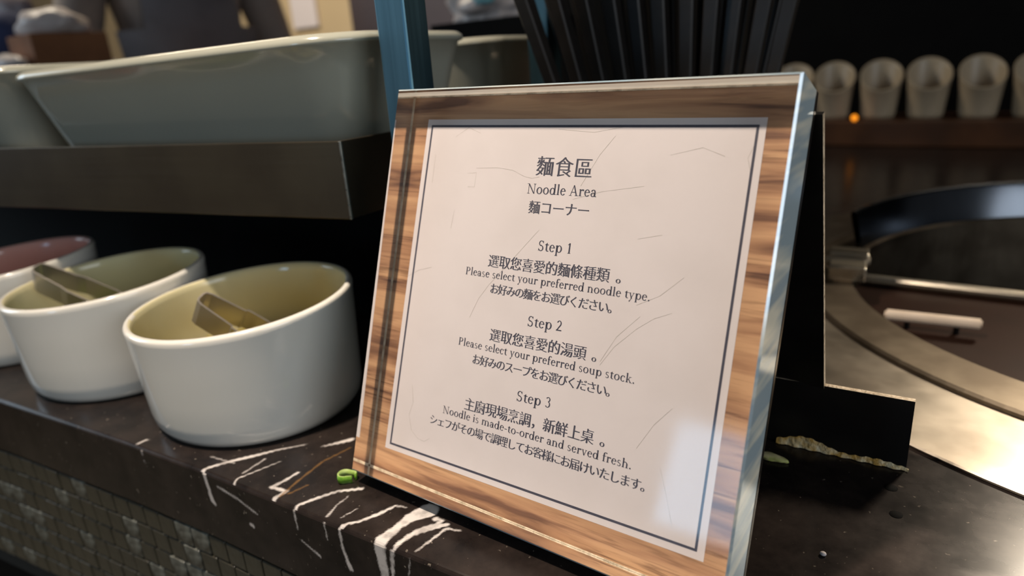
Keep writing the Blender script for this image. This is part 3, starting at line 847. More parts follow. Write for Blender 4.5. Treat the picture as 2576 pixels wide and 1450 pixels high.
bm.transform(Matrix.Translation((0.1825, 0.1140, 0)) @ Matrix.Rotation(0.06, 4, 'Z'))
tag(obj('cross_foot', bm, None, sign, mats=[M['black'], M['edge']]), 'upright black foot plate with rough pale edges')
bm = B()
vv = []
for k in range(40):
    x = 0.136 + 0.0475 * k / 39
    y = 0.1140 + (x - 0.1825) * 0.06 - 0.0013
    h = 0.0009 + 0.0042 * math.exp(-((k - 9) / 8.0) ** 2) + 0.0014 * math.exp(-((k - 30) / 7) ** 2) + 0.0003 * math.sin(k * 1.9)
    dd = 0.0012 + 0.0004 * math.sin(k * 1.3)
    vv.append([bm.verts.new((x, y - dd, 0.0003)), bm.verts.new((x, y - dd * 0.7, 0.0009)), bm.verts.new((x, y - 0.0001, h))])
for k in range(39):
    for j in range(2): bm.faces.new((vv[k][j], vv[k + 1][j], vv[k + 1][j + 1], vv[k][j + 1]))
tag(obj('glue_bead', bm, M['glue'], sign, smooth=True), 'ragged yellowed glue along the foot')


# ---------------------------------------------------------------- pots
def pot_bm(c, rx0, ry0, H=0.0566, slope=0.085, sd=0.9):
    bm = B()
    t_ = 0.0036
    rt, rb = 1.0, 0.955
    prof = [(0.0, 0.0), (rb - 0.12, 0.0), (rb - 0.05, 0.0012), (rb - 0.015, 0.0045), (rb, 0.010), (rb + 0.012, 0.022), (rt - 0.015, 0.040), (rt - 0.002, H - 0.0035), (rt + 0.002, H - 0.0014),
            (rt - 0.012, H), (rt - 0.045, H + 0.0002), (rt - 0.062, H - 0.0012), (rt - 0.068, H - 0.004), (rt - 0.085, 0.035), (rb - 0.09, 0.014), (rb - 0.14, 0.007), (rb - 0.25, 0.0045), (0.0, 0.004)]
    def zf(x, y, z, r):
        k = max(0, (z - 0.010) / (H - 0.010))
        return z + k * slope * (x * math.cos(sd) + y * math.sin(sd)) * 0.9
    lathe(bm, prof, 96, c, sx=rx0, sy=ry0, rot=0.11, zf=zf)
    return bm


def tongs(name, bend, dirv, L, wdt, gap, parent=None):
    """sprung strip tongs: U bend at `bend`, both arms running along dirv; strip width upright"""
    d0 = Vector(dirv).normalized()
    wv = Vector((0.08, -0.25, 1)); wv = (wv - d0 * wv.dot(d0)).normalized()
    sv = d0.cross(wv).normalized()
    path = []
    path += [(L, gap * 0.95), (L * 0.7, gap * 1.25), (L * 0.4, gap * 1.2), (0.020, gap * 1.0), (0.010, gap * 0.85), (0.003, gap * 0.72), (0.0006, gap * 0.55), (0.0, 0.3 * gap)]
    path = path + [(a, -b) for a, b in reversed(path)]
    th = 0.0009
    bm = B(); rows = []
    n = len(path)
    for i, (a, b) in enumerate(path):
        a0, b0 = path[max(0, i - 1)]; a1, b1 = path[min(n - 1, i + 1)]
        tx, ty = a1 - a0, b1 - b0; L_ = math.hypot(tx, ty) or 1
        nx, ny = -ty / L_, tx / L_
        taper = wdt * (1 - 0.35 * a / L)
        row = []
        for s1 in (-1, 1):
            for s2 in (-1, 1):
                p = Vector(bend) + d0 * (a + nx * th / 2 * s1) + sv * (b + ny * th / 2 * s1) + wv * taper / 2 * s2
                row.append(bm.verts.new(p))
        rows.append(row)
    for i in range(n - 1):
        r0, r1 = rows[i], rows[i + 1]
        for a, b in ((0, 1), (1, 3), (3, 2), (2, 0)):
            bm.faces.new((r0[a], r0[b], r1[b], r1[a]))
    bm.faces.new([rows[0][k] for k in (0, 2, 3, 1)]); bm.faces.new([rows[-1][k] for k in (0, 1, 3, 2)])
    bmesh.ops.recalc_face_normals(bm, faces=bm.faces)
    return bm


def mound(c, rx0, ry0, z, seed):
    rnd = random.Random(seed)
    bm = B()
    for k in range(420):
        a = rnd.uniform(0, 2 * PI); r_ = math.sqrt(rnd.random()) * 0.93
        x, y = c[0] + r_ * rx0 * math.cos(a), c[1] + r_ * ry0 * math.sin(a)
        h = z + rnd.uniform(-0.0012, 0.0018) + 0.003 * (1 - r_ * r_)
        s = rnd.uniform(0.0014, 0.0028)
        mt = Matrix.Translation((x, y, h)) @ Matrix.Rotation(rnd.uniform(0, 6), 4, 'Z') @ Matrix.Rotation(rnd.uniform(0, 3), 4, 'X')
        box_ = [bm.verts.new(mt @ Vector((i * s, j * s, k2 * s * 0.6))) for i in (-1, 1) for j in (-1, 1) for k2 in (-1, 1)]
        for f in [(0, 1, 3, 2), (4, 6, 7, 5), (0, 4, 5, 1), (2, 3, 7, 6), (0, 2, 6, 4), (1, 5, 7, 3)]:
            bm.faces.new([box_[i] for i in f])
    lathe(bm, [(0, z), (0.9, z - 0.0005)], 32, c, sx=rx0, sy=ry0)
    return bm


P1 = (-0.099, 0.0275); P2 = (-0.2112, 0.0150); P3 = (-0.3235, 0.0025)
for i, (c, rx0, lab, cont, cn, cl) in enumerate((
        (P1, 0.0562, 'cream ceramic condiment pot nearest the sign, with tongs inside', 'garlic', 'minced_garlic', 'pale yellow minced garlic in the pot nearest the sign'),
        (P2, 0.0552, 'cream ceramic condiment pot in the middle of the row, with tongs inside', 'greens', 'chopped_greens', 'chopped green garnish in the middle pot'),
        (P3, 0.0552, 'cream ceramic condiment pot at the left edge, cut off by the frame', 'chili', 'chopped_chili', 'chopped red chili in the leftmost pot'))):
    pb = pot_bm(c, rx0, 0.0515)
    for f in pb.faces:       # glazed yellowish (or pink stained) on the inside
        q = f.calc_center_median(); f.normal_update()
        if q.z > 0.003 and f.normal.x * (q.x - c[0]) + f.normal.y * (q.y - c[1]) < -1e-5 and math.hypot((q.x - c[0]) / rx0, (q.y - c[1]) / 0.0515) < 0.955: f.material_index = 1
    o = obj('condiment_pot', pb, None, smooth=True, org=(c[0], c[1], 0), mats=[M['ceramic'], M['glaze_pink'] if i == 2 else M['glaze_in']])
    tag(o, lab, 'pot', 'condiment pots under the shelf')
    o.location.z += 0.0001
    zc = 0.022
    obj(cn, mound(c, rx0 * 0.86, 0.0515 * 0.86, zc, i), M[cont], org=(c[0], c[1], zc))
    tag(bpy.data.objects[cn], cl, 'food', kind='stuff')
t1 = tongs('serving_tongs', (-0.1085, 0.0105, 0.0560), (0.050, 0.030, -0.040), 0.052, 0.0150, 0.0060)
tag(obj('serving_tongs', t1, M['tong']), 'small steel strip tongs resting in the pot nearest the sign', 'tongs', 'tongs in the condiment pots')
t2 = tongs('serving_tongs', (-0.246, -0.0065, 0.0585), (0.075, 0.040, -0.040), 0.062, 0.0150, 0.0060)
tag(obj('serving_tongs', t2, M['tong']), 'small steel strip tongs resting in the middle pot', 'tongs', 'tongs in the condiment pots')

# ---------------------------------------------------------------- shelf unit
shelf = empty('display_shelf', (-0.30, 0.08, 0))
tag(shelf, 'dark steel display shelf raised over the pots, carrying white dishes', 'shelf')


def sy_(x, off=0.0): return 0.0495 + 0.2 * (x + 0.0365) + off


zb, zt = 0.0950, 0.1295
foot = [(-0.72, sy_(-0.72)), (-0.0365, 0.0495), (-0.0390, 0.205), (-0.72, 0.205 - 0.12)]
# tray with upstanding lip
bm = B()
th = 0.0014
prism(bm, [foot[0], foot[1], (foot[1][0] - 0.0, foot[1][1] + th), (foot[0][0], foot[0][1] + th)], zb, zt, 0.0004)
tag(obj('front_lip', bm, M['steel_dark'], shelf), 'dark brushed steel front lip')
bm = B(); prism(bm, [(foot[1][0] + 0.0001, foot[1][1] - 0.0002), (foot[1][0] + 0.0013, foot[1][1] - 0.0001), (foot[1][0] + 0.0013, foot[1][1] + 0.0011), (foot[1][0] + 0.0001, foot[1][1] + 0.0012)], zb, zt, 0.0003)  # pale strip added to draw the highlight along the corner edge
tag(obj('corner_highlight', bm, M['steel'], shelf), 'pale steel strip added as the corner highlight')
bm = B(); prism(bm, [(foot[1][0] - th, foot[1][1] + th + 0.0001), (foot[1][0], foot[1][1] + th + 0.0001), (foot[2][0], foot[2][1]), (foot[2][0] - th, foot[2][1])], zb, zt, 0.0004)
obj('side_lip', bm, M['steel_dark'], shelf)
bm = B(); prism(bm, [(foot[0][0], foot[0][1] + th + 0.0002), (foot[1][0] - th - 0.0001, foot[1][1] + th + 0.0002), (foot[2][0] - th - 0.0001, foot[2][1]), foot[3]], zb, zb + 0.0015)
obj('tray_base', bm, M['steel_dark'], shelf)
bm = B(); prism(bm, [(-0.70, 0.075), (-0.05, 0.150), (-0.05, 0.158), (-0.70, 0.083)], 0.0003, zb - 0.0002)
obj('back_panel', bm, M['dark'], shelf)


def post(x0, x1, y0, y1, lab):
    bm = B(); box(bm, x0, x1, y0, y1, 0.0003, 0.42, 0.0010)
    tag(obj('shelf_post', bm, M['post']), lab, 'post', 'blue-grey steel posts of the shelf')


post(-0.0195, -0.0036, 0.0640, 0.0780, 'square steel post with a blue reflection in its colour, beside the sign, at the end of the shelf')
post(-0.0450, -0.0300, 0.2120, 0.2260, 'steel post with a blue reflection in its colour, farther back, half hidden by black chopsticks')


def dish(cx, cy, hw, hd, zr, ang, tx=0.0, top_r=0.030):
    """deep oblong dish, sides flaring outwards"""
    bm = B()
    def loop(hw_, hd_, r_, z):
        pts = []
        for (sx_, sy2, a0) in ((1, 1, 0), (-1, 1, 90), (-1, -1, 180), (1, -1, 270)):
            for k in range(9):
                a = math.radians(a0 + 90 * k / 8)
                pts.append((sx_ * (hw_ - r_) + r_ * math.cos(a), sy2 * (hd_ - r_) + r_ * math.sin(a)))
        out = []
        for x, y in pts:
            X = cx + x * math.cos(ang) - y * math.sin(ang); Y = cy + x * math.sin(ang) + y * math.cos(ang)
            out.append(bm.verts.new((X, Y, z + tx * x * (1 if z > 0.12 else 0))))
        return out
    zb_ = zb + 0.0018
    L = [loop(hw - 0.020, hd - 0.028, top_r * 0.55, zb_), loop(hw - 0.016, hd - 0.026, top_r * 0.62, zb_ + 0.002), loop(hw - 0.016, hd - 0.021, top_r * 0.7, zb_ + 0.014), loop(hw - 0.0055, hd - 0.006, top_r * 0.93, zr - 0.016),
         loop(hw - 0.0022, hd - 0.0022, top_r, zr - 0.0052), loop(hw - 0.0004, hd - 0.0004, top_r, zr - 0.0044), loop(hw, hd, top_r, zr - 0.0036), loop(hw - 0.0006, hd - 0.0006, top_r, zr - 0.0018), loop(hw - 0.0020, hd - 0.0020, top_r, zr - 0.0004), loop(hw - 0.0032, hd - 0.0032, top_r * 0.95, zr), loop(hw - 0.0052, hd - 0.0045, top_r * 0.9, zr), loop(hw - 0.0070, hd - 0.0070, top_r * 0.85, zr - 0.003),
         loop(hw - 0.018, hd - 0.027, top_r * 0.55, zb_ + 0.014), loop(hw - 0.026, hd - 0.034, top_r * 0.45, zb_ + 0.006)]
    for a, b in zip(L, L[1:]):
        n = len(a)
        for k in range(n): bm.faces.new((a[k], a[(k + 1) % n], b[(k + 1) % n], b[k]))
    bm.faces.new(L[0][::-1]); bm.faces.new(L[-1])
    bmesh.ops.recalc_face_normals(bm, faces=bm.faces)
    return bm


an = math.atan(0.2)
DX, DY = math.cos(an), math.sin(an)
hw, hd = 0.1195, 0.064
c1 = Vector((-0.0272, 0.0518)) - hw * Vector((DX, DY)) + hd * Vector((-DY, DX))
o = obj('serving_dish', dish(c1.x, c1.y, hw, hd, 0.1712, an, 0.022), M['ceramic_dish'], smooth=True, org=(c1.x, c1.y, zb + 0.0018))
tag(o, 'long deep whitish ceramic dish on the steel shelf above the pots', 'dish', 'ceramic dishes on the shelf')
d2 = dup(o, (-0.2415 * DX, -0.2415 * DY, 0))
d2.location.z = o.location.z
tag(d2, 'second deep ceramic dish on the shelf, cut off at the left edge of the photo', 'dish')
d3 = dup(o, (-0.139 * DY, 0.139 * DX, 0)); d3.scale = (0.97, 0.97, 0.97)
d3.location.z = o.location.z
tag(d3, 'deep ceramic dish behind the long one, next to the black chopsticks', 'dish')
# rear tier for the third dish
bm = B(); box(bm, -0.33, -0.03, 0.2105, 0.35, zb - 0.003, zb, 0.0005)
rt = obj('rear_tray', bm, M['steel_dark'], shelf)
bm = B(); box(bm, -0.32, -0.05, 0.33, 0.338, 0.0003, zb - 0.0032)
obj('rear_panel', bm, M['dark'], shelf)

# ---------------------------------------------------------------- black chopsticks fanned out of a holder behind the sign
hc = Vector((0.036, 0.236, 0))
bm = B()
lathe(bm, [(0.0, 0.0003), (0.036, 0.0003), (0.038, 0.003), (0.038, 0.085), (0.036, 0.087), (0.034, 0.085), (0.034, 0.006), (0.0, 0.006)], 40, (hc.x, hc.y))
tag(obj('chopstick_holder', bm, M['black'], smooth=True), 'round black holder hidden behind the sign, full of chopsticks', 'holder')
camR = Vector((0.8157, 0.5743, -0.0695)); camR.z = 0; camR.normalize()
camF = Vector((-camR.y, camR.x, 0))
k = 0
sticks = []
ORD = ('first', 'second', 'third', 'fourth', 'fifth', 'sixth', 'seventh', 'eighth', 'ninth', 'tenth', 'eleventh')
for row in range(3):
    nst = (11, 10, 9)[row]
    for j in range(nst):
        f = (j + 0.5 + random.uniform(-0.07, 0.07)) / nst * 2 - 1
        base = hc + camR * (f * 0.029) + camF * (row - 1) * 0.015 + Vector((0, 0, 0.0075))
        top = hc + camR * (f * 0.094 + random.uniform(-0.002, 0.002) - 0.015) + camF * ((row - 1) * 0.030 + random.uniform(-.006, .006)) + Vector((0, 0, 0.250 + random.uniform(-.008, .008)))
        bm = B(); tube(bm, [base, base.lerp(top, 0.5), top], 0.0028, 4, 0.0066)
        bmesh.ops.bevel(bm, geom=[e for e in bm.edges if abs((e.verts[0].co - e.verts[1].co).normalized().z) > 0.5], offset=0.0008, segments=1, affect='EDGES')
        o = obj('chopstick', bm, M['blackgloss'])
        tag(o, 'black square chopstick, %s from the left in the %s row of the fan' % (ORD[j], ('front', 'middle', 'rear')[row]), 'chopstick', 'black chopsticks fanned out behind the sign')

# ---------------------------------------------------------------- soup well
well = empty('soup_well', (WC[0], WC[1], 0))
tag(well, 'round stainless steel soup well sunk in the counter, half covered by a lid', 'soup warmer')
bm = B(); lathe(bm, [(0.217, 0.0003), (0.270, 0.0003), (0.2702, 0.0012), (0.2694, 0.0018), (0.217, 0.0020)], 160, WC)
for v in bm.verts: pass
tag(obj('flange', bm, M['steel_flange'], well, smooth=False), 'worn brushed steel flange')
bm = B(); lathe(bm, [(0.1895, 0.0003), (0.2168, 0.0003), (0.2172, 0.0035), (0.2160, 0.0048), (0.1900, 0.0050), (0.1885, 0.0035), (0.1885, -0.020), (0.187, -0.12), (0.186, -0.12), (0.1872, -0.02), (0.1872, 0.0003)], 160, WC)
tag(obj('inner_ring', bm, M['steel_dull'], well), 'dull darker steel ring')
bm = B(); lathe(bm, [(0.0, -0.1195), (0.1855, -0.1195)], 96, WC)
obj('well_floor', bm, M['dark'], well)
bm = B(); lathe(bm, [(0.1905, 0.0052), (0.1960, 0.030), (0.1975, 0.0325), (0.2000, 0.0325), (0.2005, 0.030), (0.1945, 0.0052)], 120, WC, math.radians(2), math.radians(172))
tag(obj('rear_collar', bm, M['steel_pol'], well, smooth=True), 'polished steel collar around the back')
# half lid: everything in front of the chord
bm = B()
R_ = 0.1855
chord = 0.003
a0 = math.asin(chord / R_)
arc = [(WC[0] + R_ * math.cos(PI - a0 + (PI + 2 * a0) * k / 72), WC[1] + R_ * math.sin(PI - a0 + (PI + 2 * a0) * k / 72)) for k in range(73)]
prism(bm, arc, -0.0165, -0.0140)
lid = tag(obj('lid', bm, M['lid'], well), 'steel half lid with a brown reflection in its colour')
HX0, HY0, HX1, HY1, HZ = 0.1515, 0.2915, 0.2006, 0.2960, -0.0055
bm = B(); tube(bm, [(WC[0] - 0.183, WC[1] + chord - 0.001, -0.0105), (WC[0] + 0.183, WC[1] + chord - 0.001, -0.0105)], 0.0040, 14)
o = obj('rolled_edge', bm, M['steel'], lid, org=wloc(lid))
bm = B()
tube(bm, [(HX0, HY0, HZ), (HX0 + 0.001, HY0, HZ), (HX1 - 0.001, HY1, HZ), (HX1, HY1, HZ)], 0.0034, 14)
bmesh.ops.bevel(bm, geom=[e for e in bm.edges if len([f for f in e.link_faces if len(f.verts) > 6]) > 0], offset=0.0012, segments=3, affect='EDGES')
o = obj('handle', bm, M['handle'], lid, org=wloc(lid)); tag(o, 'pale bar handle')
bm = B()
for hx, hy in ((HX0 + 0.012, HY0 + 0.003), (HX1 - 0.012, HY1 + 0.001)):
    tube(bm, [(hx, hy, HZ - 0.001), (hx, hy + 0.001, -0.0139)], 0.0016, 8)
tag(obj('handle_bracket', bm, M['blackgloss'], lid, org=wloc(lid)), 'black handle bracket')
hinge = B()
box(hinge, -0.011, 0.011, -0.012, 0.012, 0.0052, 0.0150, 0.0008)
box(hinge, -0.012, 0.012, 0.008, 0.024, 0.0130, 0.0185, 0.0008)
tube(hinge, [(-0.013, 0.010, 0.0125), (0.013, 0.010, 0.0125)], 0.0035, 12)
hinge.transform(Matrix.Translation((0.1235, 0.325, 0)) @ Matrix.Rotation(math.radians(8), 4, 'Z'))
tag(obj('hinge', hinge, M['steel'], well), 'steel hinge bracket of the lid')

# ---------------------------------------------------------------- wooden rail with slant-cut cups
bm = B(); box(bm, -0.70, 0.75, 0.950, 1.065, 0.0003, 0.0352, 0.002)
tag(obj('wooden_rail', bm, M['oak']), 'dark wooden rail under the row of small white cups', 'shelf')
CUPL = ['leftmost white slant-cut cup on the rail, half hidden by the sign corner', 'white slant-cut cup just left of the small orange lamp', 'white slant-cut cup just right of the small orange lamp',
        'fourth white slant-cut cup from the left on the wooden rail', 'fifth white slant-cut cup from the left on the wooden rail', 'white slant-cut cup cut off by the right edge']
bm = B()
Hc = 0.060
prof = [(0, 0), (0.019, 0), (0.0215, 0.002), (0.0225, 0.006), (0.0275, Hc - 0.001), (0.0280, Hc), (0.0270, Hc + 0.0006), (0.0255, Hc), (0.0250, Hc - 0.002), (0.0205, 0.006), (0.018, 0.004), (0, 0.004)]
lathe(bm, prof, 48, (0, 0), zf=lambda x, y, z, r: z + (max(0, (z - 0.012) / (Hc - 0.012)) ** 1.0) * (0.75 * y))
cup_me = bpy.data.meshes.new('cup'); bm.to_mesh(cup_me); bm.free(); cup_me.materials.append(M['cup'])
for p in cup_me.polygons: p.use_smooth = True
for i, x in enumerate((-0.080, -0.0215, 0.0410, 0.1010, 0.1630, 0.2240)):
    o = bpy.data.objects.new('cup', cup_me); COL.objects.link(o)
    o.location = (x, 1.0, 0.0354)
    o.rotation_euler.z = 0.18
    if True:
        tag(o, CUPL[i], 'cup', 'slant-cut cups on the wooden rail')
lm = bpy.data.materials.new('orange_indicator'); lm.use_nodes = True
lb = lm.node_tree.nodes['Principled BSDF']; lb.inputs['Base Color'].default_value = lin(220, 120, 20)
lb.inputs['Emission Color'].default_value = lin(255, 150, 30); lb.inputs['Emission Strength'].default_value = 1.3
nn = lm.node_tree.nodes.new('ShaderNodeTexNoise'); nn.inputs['Scale'].default_value = 50
bm = B(); bmesh.ops.create_uvsphere(bm, u_segments=16, v_segments=10, radius=0.0042)
bm.transform(Matrix.Translation((0.0165, 0.960, 0.0396)))
tag(obj('indicator_lamp', bm, lm, smooth=True), 'tiny glowing orange indicator lamp between two cups', 'lamp')

# ---------------------------------------------------------------- far left: rack with box, cloth, papers
rack = empty('storage_rack', (-1.25, 0.42, -0.9))
tag(rack, 'black storage rack behind the dishes at the upper left', 'rack')
bm = B(); box(bm, -1.75, -1.055, 0.25, 0.50, 0.165, 0.196, 0.002)
obj('shelf_board', bm, M['dark'], rack)
for x in (-1.73, -1.075):
    for y in (0.27, 0.48):
        bm = B(); box(bm, x - 0.012, x + 0.012, y - 0.012, y + 0.012, -0.8998, 0.1648)
        obj('post', bm, M['dark'], rack)
bm = B()
prism(bm, [(-1.185, 0.352), (-1.075, 0.345), (-1.068, 0.46), (-1.175, 0.48)], 0.1964, 0.2460, 0.001)
tag(obj('cardboard_box', bm, M['cardboard']), 'brown cardboard box on the black rack at the upper left', 'box')


def crumple(c, r, seed, n=3, flat=0.5, amp=0.35):
    rnd = random.Random(seed)
    bm = B(); bmesh.ops.create_icosphere(bm, subdivisions=n, radius=1)
    ph = [(rnd.uniform(-4, 4), rnd.uniform(-4, 4), rnd.uniform(-4, 4), rnd.uniform(0, 6)) for _ in range(9)]
    for v in bm.verts:
        k = sum(abs(math.sin(v.co.x * a + v.co.y * b + v.co.z * c_ + d_)) for a, b, c_, d_ in ph) / 9
        v.co *= 1 + amp * (k - 0.6) * 2
        if v.co.z < -0.55: v.co.z = -0.55
        v.co = Vector((v.co.x * r[0], v.co.y * r[1], (v.co.z + 0.55) * r[2])) + Vector(c)
    return bm


tag(obj('crumpled_paper', crumple((-1.115, 0.40, 0.2463), (0.055, 0.05, 0.026), 3), M['white_bag'], smooth=True), 'crumpled white paper on top of the brown cardboard box', 'paper')
tag(obj('folded_cloth', crumple((-1.255, 0.385, 0.1963), (0.045, 0.05, 0.062), 5), M['blue_cloth'], smooth=True), 'dark navy cloth bundle left of the cardboard box', 'cloth')
tag(obj('napkin_pile', crumple((-1.130, 0.322, 0.1963), (0.060, 0.020, 0.014), 8), M['white_bag'], smooth=True), 'small pile of white napkins in front of the cardboard box', 'napkins')
tag(obj('mauve_bundle', crumple((-1.39, 0.445, 0.1963), (0.085, 0.035, 0.10), 11), M['pillar'], smooth=True), 'mauve grey cloth bundle behind the navy cloth', 'cloth')

# ---------------------------------------------------------------- black tray with plastic bag behind the post
bt = empty('black_stand', (-0.31, 0.56, 0))
tag(bt, 'black stand behind the dishes carrying a plastic bag', 'stand')
bm = B(); box(bm, -0.375, -0.235, 0.50, 0.60, 0.165, 0.2000, 0.001)
obj('stand_top', bm, M['dark'], bt)
for x in (-0.360, -0.255):
    bm = B(); box(bm, x - 0.006, x + 0.006, 0.545, 0.557, 0.0003, 0.1648)
    obj('leg', bm, M['dark'], bt)
tag(obj('plastic_bag', crumple((-0.300, 0.535, 0.2003), (0.062, 0.036, 0.035), 21, 4, amp=0.5), M['white_bag'], smooth=True), 'translucent white plastic bag on the black stand behind the post', 'bag')
bm = crumple((-0.292, 0.498, 0.215), (0.016, 0.006, 0.010), 4)
tag(obj('teal_wrapper', bm, M['teal'], smooth=True), 'teal wrapper lying against the white plastic bag', 'wrapper')


# ---------------------------------------------------------------- kitchen worker in grey, far left background
def worker():
    J = [  # name, pos, radius
        ('pelvis', (0, 0, 0.95), 0.150), ('waist', (0, 0.0, 1.08), 0.140), ('chest', (0, -0.01, 1.26), 0.160), ('upper', (0, 0.0, 1.40), 0.130),
        ('neck', (0, 0.0, 1.49), 0.055), ('headb', (0, -0.02, 1.57), 0.075), ('head', (0, -0.025, 1.66), 0.092), ('crown', (0, -0.015, 1.73), 0.060),
        ('shL', (0.175, 0.0, 1.39), 0.066), ('elL', (0.235, -0.03, 1.12), 0.048), ('wrL', (0.10, -0.24, 1.05), 0.032), ('haL', (0.03, -0.30, 1.06), 0.030),
        ('shR', (-0.175, 0.0, 1.39), 0.066), ('elR', (-0.245, -0.02, 1.12), 0.048), ('wrR', (-0.12, -0.24, 1.06), 0.032), ('haR', (-0.05, -0.30, 1.06), 0.030),
        ('hipL', (0.09, 0, 0.90), 0.100), ('knL', (0.10, -0.01, 0.50), 0.065), ('anL', (0.10, 0.02, 0.09), 0.045), ('toL', (0.10, -0.12, 0.04), 0.038),
        ('hipR', (-0.09, 0, 0.90), 0.100), ('knR', (-0.10, -0.01, 0.50), 0.065), ('anR', (-0.10, 0.02, 0.09), 0.045), ('toR', (-0.10, -0.12, 0.04), 0.038)]
    E = [('pelvis', 'waist'), ('waist', 'chest'), ('chest', 'upper'), ('upper', 'neck'), ('neck', 'headb'), ('headb', 'head'), ('head', 'crown'),
         ('upper', 'shL'), ('shL', 'elL'), ('elL', 'wrL'), ('wrL', 'haL'), ('upper', 'shR'), ('shR', 'elR'), ('elR', 'wrR'), ('wrR', 'haR'),
         ('pelvis', 'hipL'), ('hipL', 'knL'), ('knL', 'anL'), ('anL', 'toL'), ('pelvis', 'hipR'), ('hipR', 'knR'), ('knR', 'anR'), ('anR', 'toR')]
    idx = {j[0]: i for i, j in enumerate(J)}
    me = bpy.data.meshes.new('person')
    me.from_pydata([j[1] for j in J], [(idx[a], idx[b]) for a, b in E], [])
    o = bpy.data.objects.new('tmp', me); COL.objects.link(o)
    md = o.modifiers.new('s', 'SKIN')
    for i, j in enumerate(J):
        sv = me.skin_vertices[0].data[i]
        k = j[2]
        sv.radius = (k, k * (0.72 if j[0] in ('pelvis', 'waist', 'chest', 'upper') else 1.0))
        sv.use_root = (i == 0)
    o.modifiers.new('u', 'SUBSURF').levels = 2
    bpy.context.view_layer.update()
    m2 = bpy.data.meshes.new_from_object(o.evaluated_get(bpy.context.evaluated_depsgraph_get()))
    bpy.data.objects.remove(o)
    return m2


root = empty('person', (-1.52, 0.86, -0.8998))
tag(root, 'person in a grey uniform and apron standing in the background at the upper left', 'person')
rz = Matrix.Rotation(math.radians(75), 4, 'Z')
pm = worker()
for p in pm.polygons:
    c = p.center
    hand = math.hypot(c.x, c.y + 0.30) < 0.11 and 0.98 < c.z < 1.14 and c.y < -0.235
    p.material_index = 1 if (c.z > 1.47 or hand) else (2 if c.z < 0.93 else 0)
lowest = min(v.co.z for v in pm.vertices)
pm.transform(Matrix.Translation((0, 0, -lowest)))
pm.transform(rz)
pm.transform(Matrix.Translation(wloc(root)))
obj('body', pm, None, root, smooth=True, mats=[M['uniform'], M['skin'], M['trousers']])


def ppart(name, bm, m_, smooth=True):
    bm.transform(Matrix.Translation(wloc(root)) @ rz)
    return obj(name, bm, m_, root, smooth=smooth)


bm = B()
for row in range(7):
    for cc in range(11):
        a = math.radians(-150 + 12 * cc)
        z = 0.60 + row * 0.115
        rr = (0.185, 0.18, 0.172, 0.168, 0.165, 0.175, 0.16)[row]
        bm.verts.new((rr * 1.08 * math.cos(a), rr * 0.86 * math.sin(a), z))
bm.verts.ensure_lookup_table()
for row in range(6):
    for cc in range(10):
        if row == 5 and (cc < 2 or cc > 7): continue
        i = row * 11 + cc
        bm.faces.new([bm.verts[k] for k in (i, i + 1, i + 12, i + 11)])
ppart('apron', bm, M['apron'])
bm = B(); bmesh.ops.create_icosphere(bm, subdivisions=3, radius=1)
for v in list(bm.verts):
    if v.co.y < -0.35 and v.co.z < 0.35: bm.verts.remove(v)
for v in bm.verts: v.co = Vector((v.co.x * 0.100, v.co.y * 0.112 - 0.012, v.co.z * 0.115 + 1.685))
ppart('hair', bm, M['hair'])
for sgn in (-1, 1):
    for k in range(4):
        bm = B(); x0 = sgn * (0.040 - 0.004) - sgn * k * 0.0
        yy = -0.315; zz = 1.075 - 0.019 * k
        ll = (0.036, 0.042, 0.040, 0.032)[k]
        tube(bm, [(sgn * 0.035, yy, zz), (sgn * (0.035 - ll * 0.35), yy - ll * 0.6, zz - 0.004), (sgn * (0.035 - ll * 0.9), yy - ll * 0.62, zz - 0.010)], 0.009, 8, 0.0072)
        ppart('finger', bm, M['skin'])
    bm = B(); tube(bm, [(sgn * 0.045, -0.27, 1.085), (sgn * 0.022, -0.30, 1.098), (sgn * 0.008, -0.325, 1.096)], 0.0105, 8, 0.008)
    ppart('thumb', bm, M['skin'])
for sx_ in (-0.032, 0.032):
    bm = B(); bmesh.ops.create_uvsphere(bm, u_segments=10, v_segments=8, radius=0.011)
    bm.transform(Matrix.Translation((sx_, -0.108, 1.655)))
    ppart('eye', bm, M['hair'])
bm = B(); tube(bm, [(0, -0.108, 1.655), (0, -0.127, 1.620)], 0.008, 8, 0.013); ppart('nose', bm, M['skin'])
bm = B(); tube(bm, [(-0.022, -0.103, 1.585), (0, -0.110, 1.583), (0.022, -0.103, 1.585)], 0.004, 8); ppart('mouth', bm, M['chili'])

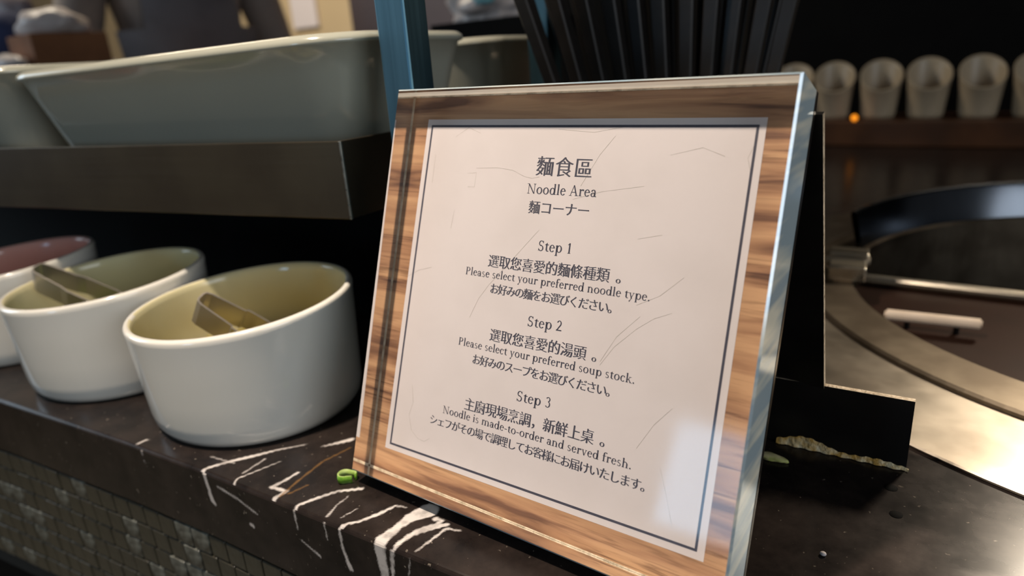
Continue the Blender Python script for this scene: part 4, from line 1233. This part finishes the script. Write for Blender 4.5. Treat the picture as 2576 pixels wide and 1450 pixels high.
# ---------------------------------------------------------------- small things on the counter
bm = B()
n = 30; rows = []
for k in range(n):
    a = 2 * PI * k / n * 0.93 + 0.5
    r_ = 0.0036 * (1 + 0.16 * math.sin(2 * a + 0.4) + 0.10 * math.sin(3 * a))
    if k < 3: r_ *= 0.8 + 0.06 * k
    x, y = r_ * math.cos(a), r_ * math.sin(a)
    x1, y1 = x * 0.84, y * 0.84
    rows.append([bm.verts.new(q) for q in ((x, y, 0), (x * 1.03, y * 1.03, 0.0015), (x, y, 0.0030), (x1, y1, 0.0030), (x1, y1, 0))])
for k in range(n - 1):
    for j in range(5):
        f = bm.faces.new((rows[k][j], rows[k + 1][j], rows[k + 1][(j + 1) % 5], rows[k][(j + 1) % 5]))
        f.material_index = 1 if j in (2, 3) else 0
bm.faces.new(rows[0]); bm.faces.new(rows[-1][::-1])
bmesh.ops.recalc_face_normals(bm, faces=bm.faces)
bm.transform(Matrix.Translation((-0.0036, 0.0002, 0.0004)) @ Matrix.Rotation(-0.12, 4, 'X'))
tag(obj('scallion_ring', bm, None, mats=[M['scallion'], M['scallion_in']], smooth=True), 'small curled green scallion ring on the marble left of the sign', 'scallion')
bm = crumple((0.1375, 0.0965, 0.0002), (0.0065, 0.0022, 0.0012), 31, 3, amp=0.5)
tag(obj('food_scrap', bm, M['scrap'], smooth=True), 'pale yellow food scrap by the foot of the sign', 'food scrap')
bm = crumple((0.1664, 0.0500, 0.0002), (0.0010, 0.0009, 0.0007), 33, 2, amp=0.2)  # white speck stands in for the bright glint of a droplet
tag(obj('glint_speck', bm, M['paper'], smooth=True), 'tiny white speck put in for a bright glint on the dark marble right of the sign', 'glint')
for q, (x, y, r_, lab) in enumerate(((0.1795, 0.0985, 0.0022, 'dark round water stain on the marble, the one closer to the foot plate'), (0.1830, 0.0830, 0.0021, 'dark round water stain on the marble, the one closer to the camera'))):
    bm = B(); lathe(bm, [(0, 0.0005), (r_ * 0.6, 0.0005), (r_, 0.0001)], 24, (x, y))
    tag(obj('water_drop', bm, M['dark'], smooth=True), lab, 'water drop')
